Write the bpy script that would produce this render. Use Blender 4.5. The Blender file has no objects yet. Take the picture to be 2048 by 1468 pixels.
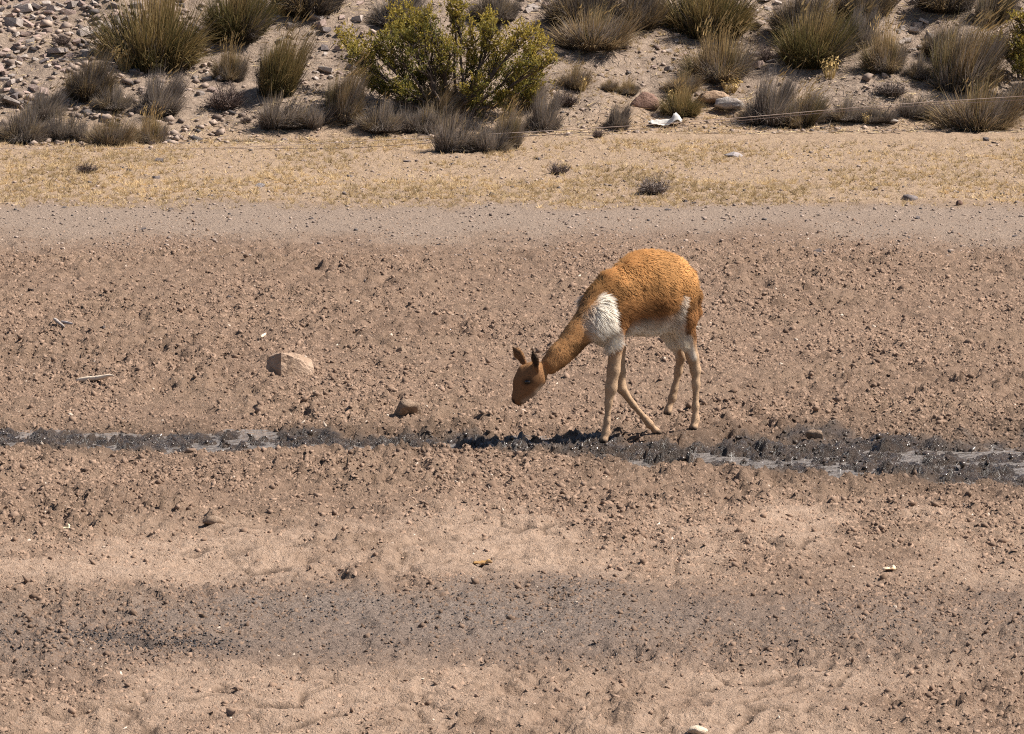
import bpy, math, random
import numpy as np
from mathutils import Vector, Matrix, Quaternion, Euler

# ------------------------------------------------------------------ camera
sc = bpy.context.scene
COL = sc.collection
CAM_H = 3.5
LENS = 200.0
F = 2048 * LENS / 36.0            # focal length in photo pixels
PITCH = math.atan((734 + 565) / F)
cam_d = bpy.data.cameras.new('camera')
cam = bpy.data.objects.new('camera', cam_d)
COL.objects.link(cam)
cam_d.lens = LENS
cam_d.sensor_width = 36
cam_d.clip_start = 0.5
cam_d.clip_end = 20000
cam.location = (0, 0, CAM_H)
cam.rotation_euler = (math.pi / 2 - PITCH, 0, 0)
sc.camera = cam

# ------------------------------------------------------------------ light
SUN = Vector((0.66, 0.02, 0.80)).normalized()
EL = math.asin(SUN.z)
AZ = math.atan2(SUN.x, SUN.y)
world = bpy.data.worlds.new('World')
sc.world = world
world.use_nodes = True
wn = world.node_tree
sky = wn.nodes.new('ShaderNodeTexSky')
sky.sky_type = 'NISHITA'
sky.sun_disc = False
sky.sun_elevation = EL
sky.sun_rotation = AZ
sky.altitude = 800
sky.dust_density = 2.0
bg = wn.nodes['Background']
bg.inputs['Strength'].default_value = 0.055
wn.links.new(sky.outputs['Color'], bg.inputs['Color'])
sun_d = bpy.data.lights.new('sun', 'SUN')
sun_d.energy = 5.0
sun_d.angle = math.radians(0.53)
sun_d.color = (1.0, 0.945, 0.87)
sun = bpy.data.objects.new('sun', sun_d)
sun.rotation_euler = SUN.to_track_quat('Z', 'Y').to_euler()
sun.location = (20, 30, 40)
COL.objects.link(sun)
vs = sc.view_settings
vs.view_transform = 'Standard'
vs.look = 'None'
vs.exposure = 0.92
vs.gamma = 1.0
vs.use_curve_mapping = False
sc.cycles.max_bounces = 6
sc.cycles.filter_width = 1.1
sc.cycles.use_denoising = False
sc.cycles.denoising_prefilter = 'ACCURATE'

rng = np.random.default_rng(7)
random.seed(7)

# ------------------------------------------------------------------ helpers
def ray(u, v):
    a = (u - 1024) / F
    b = -(v - 734) / F
    return np.array([a, math.cos(PITCH) + b * math.sin(PITCH), -math.sin(PITCH) + b * math.cos(PITCH)])

CAMP = np.array([0, 0, CAM_H])

def at_y(u, v, y):
    d = ray(u, v)
    return CAMP + d * (y / d[1])

def y_of_v(v):
    d = ray(1024, v)
    return -CAM_H / d[2] * d[1]

def scale_at(y):
    return F / y                   # photo pixels per metre (closely)

def h2(ix, iy, seed=0):
    ix = ix.astype(np.int64).astype(np.uint32)
    iy = iy.astype(np.int64).astype(np.uint32)
    n = ix * np.uint32(374761393) + iy * np.uint32(668265263) + np.uint32((seed * 974634777) & 0xffffffff)
    n = (n ^ (n >> np.uint32(13))) * np.uint32(1274126177)
    n = n ^ (n >> np.uint32(16))
    n = n * np.uint32(2246822519)
    n = n ^ (n >> np.uint32(15))
    return (n & np.uint32(0xffffff)).astype(np.float32) / 16777216.0

def vnoise(x, y, seed=0):
    x = np.asarray(x, dtype=np.float64); y = np.asarray(y, dtype=np.float64)
    ix = np.floor(x); iy = np.floor(y)
    fx = x - ix; fy = y - iy
    fx = fx * fx * fx * (fx * (fx * 6 - 15) + 10); fy = fy * fy * fy * (fy * (fy * 6 - 15) + 10)
    a = h2(ix, iy, seed); b = h2(ix + 1, iy, seed); c = h2(ix, iy + 1, seed); d = h2(ix + 1, iy + 1, seed)
    return (a + (b - a) * fx) * (1 - fy) + (c + (d - c) * fx) * fy

def fbm(x, y, octaves=4, seed=0, gain=0.5):
    s = 0.0; a = 1.0; t = 0.0
    c, q = math.cos(0.6), math.sin(0.6)
    for o in range(octaves):
        s = s + a * (vnoise(x, y, seed + o * 17) - 0.5)
        t += a; a *= gain
        x, y = (x * c - y * q) * 2.03 + 11.3, (x * q + y * c) * 2.03 + 5.7
    return s / t * 2               # about -1..1

def worley(x, y, seed=0):
    """lumps: height of the highest rounded bump over each point, one bump per cell"""
    ix = np.floor(x); iy = np.floor(y)
    out = np.zeros_like(x)
    for dx in (-1, 0, 1):
        for dy in (-1, 0, 1):
            cx, cy = ix + dx, iy + dy
            px = cx + h2(cx, cy, seed); py = cy + h2(cx, cy, seed + 1)
            r = 0.28 + 0.5 * h2(cx, cy, seed + 2)
            hh = h2(cx, cy, seed + 3) ** 1.6
            d = ((x - px) ** 2 + (y - py) ** 2) / (r * r)
            out = np.maximum(out, hh * np.sqrt(np.clip(1 - d, 0, 1)))
    return out

def cracks(x, y, seed=0):
    ix = np.floor(x); iy = np.floor(y)
    f1 = np.full_like(x, 9.0); f2 = np.full_like(x, 9.0)
    for dx in (-1, 0, 1):
        for dy in (-1, 0, 1):
            cx, cy = ix + dx, iy + dy
            px = cx + h2(cx, cy, seed); py = cy + h2(cx, cy, seed + 1)
            d = np.sqrt((x - px) ** 2 + (y - py) ** 2)
            f2 = np.where(d < f1, f1, np.minimum(f2, d)); f1 = np.minimum(f1, d)
    return f2 - f1

def sstep(a, b, x):
    t = np.clip((x - a) / (b - a), 0, 1)
    return t * t * (3 - 2 * t)

# ------------------------------------------------------------------ terrain
def u_of(x, y):
    return 1024 + x / y * F

XS = np.array([-40., -4, -2.5, -1, 0.3, 1.2, 2.5, 4, 40.])
# the stream: photo columns / rows of its two banks turned into metres on the flat ground
_su = np.array([-600, 0, 300, 600, 900, 1200, 1500, 1800, 2048, 2600])
_sa = np.array([842, 846, 848, 852, 860, 862, 866, 868, 866, 870])   # far bank
_sb = np.array([890, 888, 888, 890, 900, 914, 934, 956, 984, 1020])   # near bank
_sya = np.array([y_of_v(v) for v in _sa]); _syb = np.array([y_of_v(v) for v in _sb])
_sx = np.array([(u - 1024) / F * (a + b) / 2 for u, a, b in zip(_su, _sya, _syb)])

def stream_t(x, y):
    """-1..1 across the stream (1 = far bank)"""
    a = np.interp(x, _sx, _sya); b = np.interp(x, _sx, _syb)
    w = 0.22 * fbm(x * 1.3, y * 1.0, 3, 91)
    return (y + w - (a + b) / 2) / ((a - b) / 2)

def slope_y(x):
    v = np.interp(x, [-5, -2.6, -0.5, 1.2, 4.2], [287, 285, 280, 266, 262])
    return np.interp(v, [255, 262, 270, 280, 290], [y_of_v(k) for k in (255, 262, 270, 280, 290)]) + 0.16 * fbm(x * 1.6, x * 0 + 3.3, 2, 5)

HOOF = []                                     # filled from the animal: x, y, z
TAN_S = math.tan(math.radians(23))

def H0(x, y):
    """smooth ground without the small lumps"""
    x = np.asarray(x, float); y = np.asarray(y, float)
    t = stream_t(x, np.clip(y, 5, 60))
    z = -0.055 * np.exp(-np.abs(t / 1.15) ** 3) * (np.abs(x) < 60)
    z = z + 0.03 * fbm(x * 0.35, y * 0.25, 2, 3) * (1 - sstep(0.2, 1.6, 2 - np.abs(t)))
    e = y - slope_y(np.clip(x, -6, 6))
    up = np.where(e > 0, e * e / (e + 0.35), 0) * TAN_S
    up = np.where(up > 5, 5 + (1 - np.exp(-(up - 5) / 25)) * 25, up)
    z = z + up + np.where(e > 0, 0.07 * np.minimum(e, 1.5) * fbm(x * 0.9, y * 0.9, 3, 8), 0)
    return z

def hit(u, v):
    """where the line of sight through a photo pixel meets the smooth ground"""
    d = ray(u, v)
    lo, hi = 15.0 / d[1], 70.0 / d[1]
    ts = np.linspace(lo, hi, 1600)
    P = CAMP[None] + ts[:, None] * d[None]
    below = P[:, 2] < H0(P[:, 0], P[:, 1])
    i = int(np.argmax(below))
    a, b = ts[max(i - 1, 0)], ts[i]
    for _ in range(14):
        m = (a + b) / 2; p = CAMP + m * d
        if p[2] < float(H0(p[0], p[1])): b = m
        else: a = m
    return CAMP + (a + b) / 2 * d

def zones(x, y):
    """how much each kind of soil covers a point"""
    yy = np.clip(y, 4, 80)
    v = np.where(yy > 0, 734 + F * np.tan(np.arctan(CAM_H / yy) - PITCH), 0)
    w1 = fbm(x * 0.55, y * 0.22, 4, 21)
    w2 = fbm(x * 1.6, y * 0.6, 4, 33)
    w3 = fbm(x * 5.0, y * 2.5, 3, 41)
    u = 1024 + x / yy * F
    vv = v + 30 * w1 + 20 * w2 + 12 * w3
    t = np.abs(stream_t(x, yy)) + 0.50 * w3 + 0.22 * w2
    wet = 1 - sstep(0.55, 1.05, t)
    damp = (1 - sstep(0.9, 2.1, t + 0.25 * w2)) * 0.8
    road = sstep(394, 432, v + 14 * w2 + 12 * w3) * (1 - sstep(455, 505, vv))
    grass = 1 - sstep(394, 428, v + 14 * w2 + 12 * w3)
    pale = sstep(985, 1060, vv + 25 * w3 - (1024 - np.minimum(u, 1024)) * 0.07) * (1 - sstep(1150, 1200, vv))
    pale = np.maximum(pale, sstep(1310, 1370, vv) * 0.9)
    pale = np.maximum(pale * sstep(-0.60, 0.20, w2 + 0.4 * w1 + 0.35 * w3), 0)
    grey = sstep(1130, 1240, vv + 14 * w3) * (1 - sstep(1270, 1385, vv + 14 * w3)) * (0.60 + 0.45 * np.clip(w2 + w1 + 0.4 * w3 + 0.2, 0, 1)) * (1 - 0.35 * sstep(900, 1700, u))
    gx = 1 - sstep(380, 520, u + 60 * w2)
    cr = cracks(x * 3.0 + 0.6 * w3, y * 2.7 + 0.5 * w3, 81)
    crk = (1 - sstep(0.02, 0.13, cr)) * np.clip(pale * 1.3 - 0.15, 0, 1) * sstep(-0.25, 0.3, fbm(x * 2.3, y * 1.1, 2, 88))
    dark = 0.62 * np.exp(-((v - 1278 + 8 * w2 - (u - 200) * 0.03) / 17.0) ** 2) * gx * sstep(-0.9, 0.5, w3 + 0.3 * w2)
    lump = np.clip(sstep(435, 530, v) * (1 - 0.60 * pale) * (1 - 0.45 * grey) * (1 - 0.25 * sstep(1060, 1180, v)), 0.16, 1)
    lump = lump * (1 + 0.15 * wet)
    return dict(wet=wet, damp=damp, road=road, grass=grass, pale=pale, grey=np.clip(grey, 0, 1), dark=dark, crack=crk, lump=lump, v=v, u=u)

def detail(x, y, Z):
    """the trampled lumps, the cracks of the dried crust"""
    L = Z['lump']
    wx = x + 0.03 * fbm(x * 9, y * 9, 2, 61); wy = y + 0.03 * fbm(x * 9, y * 9, 2, 62)
    z = 0.016 * fbm(x * 2.2, y * 1.6, 3, 51) * (0.4 + 0.6 * L)
    patch = 0.55 + 0.45 * np.clip(fbm(x * 1.1, y * 0.8, 3, 57) * 2 + 0.3, -1, 1)
    z = z + L * (0.016 * (worley(wx * 6.5, wy * 5.2, 71) - 0.2) + patch * (0.036 * worley(wx * 15, wy * 12, 72) + 0.034 * worley(wx * 27, wy * 20, 73) + 0.020 * worley(x * 46, y * 30, 74)))
    z = z + 0.016 * fbm(x * 22, y * 16, 3, 52, 0.7) * (0.30 + 0.70 * L)
    z = z - 0.024 * sstep(0.25, 0.75, fbm(x * 3.1, y * 2.6, 3, 55) + 0.1) * L
    z = z - 0.035 * sstep(0.62, 0.82, vnoise(x * 6.5, y * 4.5, 58)) * L * patch
    q = fbm(x * 0.8 + 0.15 * fbm(x * 6, y * 5, 2, 64), y * 2.1, 4, 86) * 4.5
    fl = np.floor(q); z = z + 0.013 * np.clip(Z['pale'] * 1.4, 0, 1) * (fl + sstep(0.72, 1.0, q - fl)) 
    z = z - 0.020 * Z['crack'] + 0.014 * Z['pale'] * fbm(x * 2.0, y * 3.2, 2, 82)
    z = z + Z['wet'] * (0.045 * (worley(wx * 4.5, wy * 2.6, 92) - 0.22) + 0.03 * worley(wx * 9, wy * 6, 93))
    z = z + 0.016 * Z['grass'] * (worley(wx * 9, wy * 6, 83) + 0.7 * worley(wx * 22, wy * 14, 84))
    return z

def hoof_flat(x, y, z):
    for (hx, hy, hz) in HOOF:
        w = np.exp(-(((x - hx) / 0.10) ** 2 + ((y - hy) / 0.12) ** 2) ** 2)
        z = z * (1 - w) + hz * w
    return z

# ------------------------------------------------------------------ materials
def mat(name):
    m = bpy.data.materials.new(name); m.use_nodes = True
    nt = m.node_tree; b = nt.nodes['Principled BSDF']
    return m, nt, b

def nd(nt, typ, **kw):
    n = nt.nodes.new(typ)
    for k, v in kw.items():
        if k.startswith('i_'):
            n.inputs[k[2:].replace('_', ' ')].default_value = v
        else:
            setattr(n, k, v)
    return n

def noise_node(nt, scale, detail=4, rough=0.6, vec=None):
    n = nd(nt, 'ShaderNodeTexNoise')
    n.inputs['Scale'].default_value = scale; n.inputs['Detail'].default_value = detail; n.inputs['Roughness'].default_value = rough
    if vec is not None: nt.links.new(vec, n.inputs['Vector'])
    return n.outputs['Fac']

def mix(nt, fac, a, b, mode='MIX'):
    n = nd(nt, 'ShaderNodeMix', data_type='RGBA', blend_type=mode, clamp_factor=True)
    def put(s, i):
        if isinstance(s, (tuple, list)): n.inputs[i].default_value = (*s[:3], 1)
        elif isinstance(s, (int, float)): n.inputs[i].default_value = s
        else: nt.links.new(s, n.inputs[i])
    put(fac, 0); put(a, 6); put(b, 7)
    return n.outputs[2]

def ramp(nt, fac, lo, hi, a=0.0, b=1.0):
    n = nd(nt, 'ShaderNodeMapRange', interpolation_type='SMOOTHSTEP')
    nt.links.new(fac, n.inputs[0])
    n.inputs[1].default_value = lo; n.inputs[2].default_value = hi; n.inputs[3].default_value = a; n.inputs[4].default_value = b
    return n.outputs[0]

def math_n(nt, op, a, b):
    n = nd(nt, 'ShaderNodeMath', operation=op)
    for i, s in enumerate((a, b)):
        if isinstance(s, (int, float)): n.inputs[i].default_value = s
        else: nt.links.new(s, n.inputs[i])
    return n.outputs[0]

def attr(nt, name, col=False):
    n = nd(nt, 'ShaderNodeAttribute', attribute_name=name)
    return n.outputs['Color' if col else 'Fac']

SOIL_A, SOIL_B = (0.167, 0.108, 0.074), (0.300, 0.202, 0.143)

def ground_material():
    m, nt, b = mat('soil')
    pos = nd(nt, 'ShaderNodeNewGeometry').outputs['Position']
    n1 = noise_node(nt, 1.1, 5, 0.65, pos); n2 = noise_node(nt, 14, 5, 0.7, pos); n3 = noise_node(nt, 70, 4, 0.7, pos)
    c = mix(nt, ramp(nt, n2, 0.30, 0.70), SOIL_A, SOIL_B)
    c = mix(nt, ramp(nt, n1, 0.40, 0.64, 0, 0.5), c, (0.270, 0.184, 0.125))
    c = mix(nt, attr(nt, 'pale'), c, mix(nt, ramp(nt, n2, 0.3, 0.7), (0.350, 0.240, 0.169), (0.462, 0.328, 0.239)))
    c = mix(nt, attr(nt, 'road'), c, mix(nt, ramp(nt, n3, 0.3, 0.7), (0.230, 0.169, 0.129), (0.378, 0.285, 0.219)))
    c = mix(nt, attr(nt, 'grass'), c, mix(nt, ramp(nt, n2, 0.3, 0.7), (0.310, 0.213, 0.143), (0.435, 0.311, 0.209)))
    c = mix(nt, attr(nt, 'slope'), c, mix(nt, ramp(nt, n2, 0.3, 0.7), (0.225, 0.168, 0.130), (0.365, 0.280, 0.218)))
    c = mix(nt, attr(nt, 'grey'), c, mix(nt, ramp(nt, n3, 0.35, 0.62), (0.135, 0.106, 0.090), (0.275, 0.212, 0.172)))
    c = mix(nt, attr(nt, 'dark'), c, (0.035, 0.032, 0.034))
    c = mix(nt, math_n(nt, 'MULTIPLY', attr(nt, 'damp'), 0.80), c, (0.112, 0.075, 0.052))
    c = mix(nt, attr(nt, 'wet'), c, mix(nt, ramp(nt, n2, 0.35, 0.65), (0.032, 0.023, 0.017), (0.090, 0.062, 0.044)))
    c = mix(nt, math_n(nt, 'MULTIPLY', attr(nt, 'crack'), 0.8), c, (0.10, 0.066, 0.046))  # cracks: darker soil, with the shade of small ledges painted in
    # pale grit and dark specks
    sp = noise_node(nt, 120, 2, 0.5, pos)
    c = mix(nt, math_n(nt, 'MULTIPLY', ramp(nt, sp, 0.66, 0.72), math_n(nt, 'SUBTRACT', 0.7, attr(nt, 'wet'))), c, (0.52, 0.43, 0.35))
    c = mix(nt, ramp(nt, sp, 0.36, 0.30, 0, 0.55), c, (0.08, 0.055, 0.042))
    nt.links.new(c, b.inputs['Base Color'])
    r = math_n(nt, 'SUBTRACT', 0.95, math_n(nt, 'MULTIPLY', attr(nt, 'wet'), 0.68))
    nt.links.new(r, b.inputs['Roughness'])
    sp2 = math_n(nt, 'ADD', 0.12, math_n(nt, 'MULTIPLY', attr(nt, 'wet'), 0.28))
    nt.links.new(sp2, b.inputs['Specular IOR Level'])
    bp = nd(nt, 'ShaderNodeBump'); bp.inputs['Strength'].default_value = 1.0; bp.inputs['Distance'].default_value = 0.030
    hgt = math_n(nt, 'ADD', math_n(nt, 'MULTIPLY', noise_node(nt, 45, 5, 0.7, pos), 1.0), math_n(nt, 'MULTIPLY', noise_node(nt, 160, 3, 0.6, pos), 0.35))
    nt.links.new(hgt, bp.inputs['Height'])
    nt.links.new(bp.outputs['Normal'], b.inputs['Normal'])
    return m

def simple_material(name, ca, cb, scale=20, rough=0.9, spec=0.2, objvar=0.0, bump=0.0, bump_scale=40, third=None):
    m, nt, b = mat(name)
    tc = nd(nt, 'ShaderNodeTexCoord').outputs['Object']
    c = mix(nt, ramp(nt, noise_node(nt, scale, 5, 0.65, tc), 0.32, 0.68), ca, cb)
    if third: c = mix(nt, ramp(nt, noise_node(nt, scale * 0.4, 4, 0.6, tc), 0.52, 0.66, 0, 0.8), c, third)
    if objvar:
        oi = nd(nt, 'ShaderNodeObjectInfo').outputs['Random']
        hs = nd(nt, 'ShaderNodeHueSaturation')
        nt.links.new(ramp(nt, oi, 0, 1, 1 - objvar, 1 + objvar), hs.inputs['Value'])
        nt.links.new(c, hs.inputs['Color']); c = hs.outputs[0]
    nt.links.new(c, b.inputs['Base Color'])
    b.inputs['Roughness'].default_value = rough; b.inputs['Specular IOR Level'].default_value = spec
    if bump:
        bp = nd(nt, 'ShaderNodeBump'); bp.inputs['Strength'].default_value = 1; bp.inputs['Distance'].default_value = bump
        nt.links.new(noise_node(nt, bump_scale, 5, 0.65, tc), bp.inputs['Height']); nt.links.new(bp.outputs['Normal'], b.inputs['Normal'])
    return m

def attr_material(name, rough=0.85, spec=0.15, trans=0.0, objvar=0.0, gain=1.0):
    """takes its colour from the per-blade / per-hair attribute 'Col'"""
    m, nt, b = mat(name)
    c = attr(nt, 'Col', True)
    if objvar:
        oi = nd(nt, 'ShaderNodeObjectInfo').outputs['Random']
        hs = nd(nt, 'ShaderNodeHueSaturation')
        nt.links.new(ramp(nt, oi, 0, 1, 1 - objvar, 1 + objvar), hs.inputs['Value'])
        nt.links.new(c, hs.inputs['Color']); c = hs.outputs[0]
    nt.links.new(c, b.inputs['Base Color'])
    b.inputs['Roughness'].default_value = rough; b.inputs['Specular IOR Level'].default_value = spec
    if trans:
        tr = nd(nt, 'ShaderNodeBsdfTranslucent'); nt.links.new(c, tr.inputs['Color'])
        ms = nd(nt, 'ShaderNodeMixShader'); ms.inputs[0].default_value = trans
        nt.links.new(b.outputs[0], ms.inputs[1]); nt.links.new(tr.outputs[0], ms.inputs[2])
        nt.links.new(ms.outputs[0], nt.nodes['Material Output'].inputs['Surface'])
    return m

# ------------------------------------------------------------------ mesh helpers
def mesh_np(name, V, faces, smooth=False, col=None):
    """faces: (n,3) or (n,4) int array"""
    V = np.ascontiguousarray(V, dtype=np.float32); faces = np.ascontiguousarray(faces, dtype=np.int32)
    me = bpy.data.meshes.new(name)
    k = faces.shape[1]
    me.vertices.add(len(V)); me.vertices.foreach_set('co', V.ravel())
    me.loops.add(faces.size); me.loops.foreach_set('vertex_index', faces.ravel())
    me.polygons.add(len(faces)); me.polygons.foreach_set('loop_start', np.arange(0, faces.size, k, dtype=np.int32))
    me.update(calc_edges=True)
    if smooth: me.polygons.foreach_set('use_smooth', np.ones(len(faces), dtype=bool))
    if col is not None:
        a = me.color_attributes.new('Col', 'FLOAT_COLOR', 'POINT')
        c4 = np.ones((len(V), 4), np.float32); c4[:, :3] = col
        a.data.foreach_set('color', c4.ravel())
    me.validate()
    return me

def obj(name, me, material=None, parent=None, loc=None):
    o = bpy.data.objects.new(name, me)
    COL.objects.link(o)
    if material is not None and len(me.materials) == 0: me.materials.append(material)
    if parent is not None: o.parent = parent
    if loc is not None: o.location = loc
    return o

def tag(o, label=None, cat=None, group=None, kind=None):
    if label: o['label'] = label
    if cat: o['category'] = cat
    if group: o['group'] = group
    if kind: o['kind'] = kind
    return o

def empty(name, loc):
    o = bpy.data.objects.new(name, None); COL.objects.link(o); o.location = loc; o.empty_display_size = 0.1
    return o

def unit(v):
    return v / np.maximum(np.linalg.norm(v, axis=-1, keepdims=True), 1e-9)

ICO = None
def ico():
    t = (1 + 5 ** 0.5) / 2
    V = np.array([(-1, t, 0), (1, t, 0), (-1, -t, 0), (1, -t, 0), (0, -1, t), (0, 1, t), (0, -1, -t), (0, 1, -t), (t, 0, -1), (t, 0, 1), (-t, 0, -1), (-t, 0, 1)], float)
    Fc = np.array([(0, 11, 5), (0, 5, 1), (0, 1, 7), (0, 7, 10), (0, 10, 11), (1, 5, 9), (5, 11, 4), (11, 10, 2), (10, 7, 6), (7, 1, 8), (3, 9, 4), (3, 4, 2), (3, 2, 6), (3, 6, 8), (3, 8, 9), (4, 9, 5), (2, 4, 11), (6, 2, 10), (8, 6, 7), (9, 8, 1)])
    return V / np.linalg.norm(V[0]), Fc

def ico2():
    V, Fc = ico(); V = [tuple(v) for v in V]; cache = {}; out = []
    def mid(a, b):
        k = (min(a, b), max(a, b))
        if k not in cache:
            m = np.array(V[a]) + np.array(V[b]); m /= np.linalg.norm(m); V.append(tuple(m)); cache[k] = len(V) - 1
        return cache[k]
    for a, b, c in Fc:
        x, y, z = mid(a, b), mid(b, c), mid(c, a)
        out += [(a, x, z), (b, y, x), (c, z, y), (x, y, z)]
    return np.array(V), np.array(out)

def ico3():
    V, Fc = ico2(); V = [tuple(v) for v in V]; cache = {}; out = []
    def mid(a, b):
        k = (min(a, b), max(a, b))
        if k not in cache:
            m = np.array(V[a]) + np.array(V[b]); m /= np.linalg.norm(m); V.append(tuple(m)); cache[k] = len(V) - 1
        return cache[k]
    for a, b, c in Fc:
        x, y, z = mid(a, b), mid(b, c), mid(c, a)
        out += [(a, x, z), (b, y, x), (c, z, y), (x, y, z)]
    return np.array(V), np.array(out)

def rand_rot(n):
    q = rng.normal(size=(n, 4)); q /= np.linalg.norm(q, axis=1, keepdims=True)
    w, x, y, z = q.T
    return np.stack([np.stack([1 - 2 * (y * y + z * z), 2 * (x * y - z * w), 2 * (x * z + y * w)], -1),
                     np.stack([2 * (x * y + z * w), 1 - 2 * (x * x + z * z), 2 * (y * z - x * w)], -1),
                     np.stack([2 * (x * z - y * w), 2 * (y * z + x * w), 1 - 2 * (x * x + y * y)], -1)], -2)

def scatter(name, P, size, material, squash=(0.55, 1.0), rough=0.28, kinds=24, base=None, flat=0.8, col=None, upright=False):
    """many small uneven bits joined into one mesh"""
    TV, TF = base if base is not None else ico()
    n = len(P); k = len(TV)
    T = np.stack([TV * (1 + rng.uniform(-rough, rough, (k, 1))) + rng.normal(0, rough * 0.45, (k, 3)) for _ in range(kinds)])
    V = T[rng.integers(0, kinds, n)]
    V = V * rng.uniform(squash[0], squash[1], (n, 1, 3))
    if upright:
        a = rng.uniform(0, 6.283, n); c_, s_ = np.cos(a), np.sin(a); R = np.zeros((n, 3, 3))
        R[:, 0, 0] = c_; R[:, 0, 1] = -s_; R[:, 1, 0] = s_; R[:, 1, 1] = c_; R[:, 2, 2] = 1
        V = V + np.concatenate([np.zeros((n, k - 1, 3)), rng.normal(0, 0.5, (n, 1, 3)) * np.array([1, 1, 0.3])], 1)
    else: R = rand_rot(n)
    V = np.einsum('nij,nkj->nki', R, V)
    V[:, :, 2] *= flat
    V = V * size[:, None, None] + P[:, None, :]
    Fc = (TF[None] + (np.arange(n) * k)[:, None, None]).reshape(-1, 3)
    c = None if col is None else np.repeat(col, k, axis=0)
    me = mesh_np(name, V.reshape(-1, 3), Fc, False, c)
    return obj(name, me, material)

# ------------------------------------------------------------------ the animal: joints (photo pixel + metres of depth from the body's middle)
YREF = y_of_v(872)
SPX = scale_at(YREF)
ANG = math.radians(35)
FWD = np.array([-math.cos(ANG), -math.sin(ANG), 0.0]); LEFT = np.array([math.sin(ANG), -math.cos(ANG), 0.0])
def J(u, v, dep): return at_y(u, v, YREF + dep)
def DM(u): return (u - 1300) / SPX * 0.7
MIDP = J(1292, 585, DM(1292))

def build_sdf(prims, h=0.006, seed=0, wool=0.0):
    lo = np.min([np.minimum(p[0] - p[1], p[2] - p[3]) for p in prims], axis=0) - 0.04
    hi = np.max([np.maximum(p[0] + p[1], p[2] + p[3]) for p in prims], axis=0) + 0.04
    n = np.ceil((hi - lo) / h).astype(int) + 1
    G = np.full(n, 1.0, np.float32)
    ax = [lo[i] + h * np.arange(n[i]) for i in range(3)]
    for (a, ra, b, rb, k, sq) in prims:
        m = k + 0.03 + 0.02
        i0 = np.maximum(np.floor((np.minimum(a - ra, b - rb) - m - lo) / h).astype(int), 0)
        i1 = np.minimum(np.ceil((np.maximum(a + ra, b + rb) + m - lo) / h).astype(int) + 1, n)
        X, Y, Z = np.meshgrid(ax[0][i0[0]:i1[0]], ax[1][i0[1]:i1[1]], ax[2][i0[2]:i1[2]], indexing='ij')
        P = np.stack([X, Y, Z], -1)
        A, B = a, b
        if sq is not None:
            d, f = sq; c = (a + b) / 2
            def S(p): return p + (f - 1) * np.expand_dims((p - c) @ d, -1) * d
            P = S(P); A = S(a[None])[0]; B = S(b[None])[0]
        ab = B - A; L2 = float(ab @ ab) + 1e-12
        t = np.clip(((P - A) @ ab) / L2, 0, 1)
        d_ = np.linalg.norm(P - A - t[..., None] * ab, axis=-1) - (ra + (rb - ra) * t)
        if sq is not None: d_ = d_ / (0.5 + 0.5 * sq[1])
        S_ = G[i0[0]:i1[0], i0[1]:i1[1], i0[2]:i1[2]]
        hh = np.maximum(k - np.abs(S_ - d_), 0) / k
        G[i0[0]:i1[0], i0[1]:i1[1], i0[2]:i1[2]] = np.minimum(S_, d_) - hh * hh * k * 0.25
    return G, lo, h

def surface_nets(G, lo, h):
    n = np.array(G.shape)
    s = G < 0
    c = np.zeros(n - 1, np.int8)
    for i in (0, 1):
        for j in (0, 1):
            for k in (0, 1):
                c += s[i:n[0] - 1 + i, j:n[1] - 1 + j, k:n[2] - 1 + k]
    I = np.argwhere((c > 0) & (c < 8))
    idx = -np.ones(n - 1, np.int64); idx[tuple(I.T)] = np.arange(len(I))
    acc = np.zeros((len(I), 3)); cnt = np.zeros(len(I))
    corners = [(i, j, k) for i in (0, 1) for j in (0, 1) for k in (0, 1)]
    for p in corners:
        for axs in range(3):
            if p[axs]: continue
            q = list(p); q[axs] = 1
            a = G[tuple((I + np.array(p)).T)]; b = G[tuple((I + np.array(q)).T)]
            m = (a < 0) != (b < 0)
            t = np.where(m, a / np.where(a - b == 0, 1, a - b), 0)
            pt = np.array(p)[None] + t[:, None] * (np.array(q) - np.array(p))[None]
            acc[m] += pt[m]; cnt[m] += 1
    V = lo + h * (I + acc / cnt[:, None])
    quads = []
    for axs in range(3):
        o = [0, 1, 2]; o.remove(axs); b_, c_ = o
        sl0 = [slice(1, n[i] - 1) for i in range(3)]; sl1 = list(sl0)
        sl0[axs] = slice(0, n[axs] - 1); sl1[axs] = slice(1, n[axs])
        A = s[tuple(sl0)]; B = s[tuple(sl1)]
        E = np.argwhere(A != B)
        inside_first = A[tuple(E.T)]
        E = E.copy()
        for i in (b_, c_): E[:, i] += 1
        def cell(db, dc):
            K = E.copy(); K[:, b_] -= db; K[:, c_] -= dc
            return idx[tuple(K.T)]
        Q = np.stack([cell(1, 1), cell(0, 1), cell(0, 0), cell(1, 0)], 1)
        flip = inside_first if axs != 1 else ~inside_first
        Q[~flip] = Q[~flip][:, ::-1]
        quads.append(Q)
    return V, np.concatenate(quads)

def relax(V, Q, it=4, lam=0.5):
    e = np.concatenate([Q[:, [0, 1]], Q[:, [1, 2]], Q[:, [2, 3]], Q[:, [3, 0]]])
    deg = np.bincount(e[:, 0], minlength=len(V)) + np.bincount(e[:, 1], minlength=len(V))
    for _ in range(it):
        S_ = np.zeros_like(V)
        for ax in range(3):
            S_[:, ax] = np.bincount(e[:, 0], V[e[:, 1], ax], len(V)) + np.bincount(e[:, 1], V[e[:, 0], ax], len(V))
        V = V + lam * (S_ / deg[:, None] - V)
    return V

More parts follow.
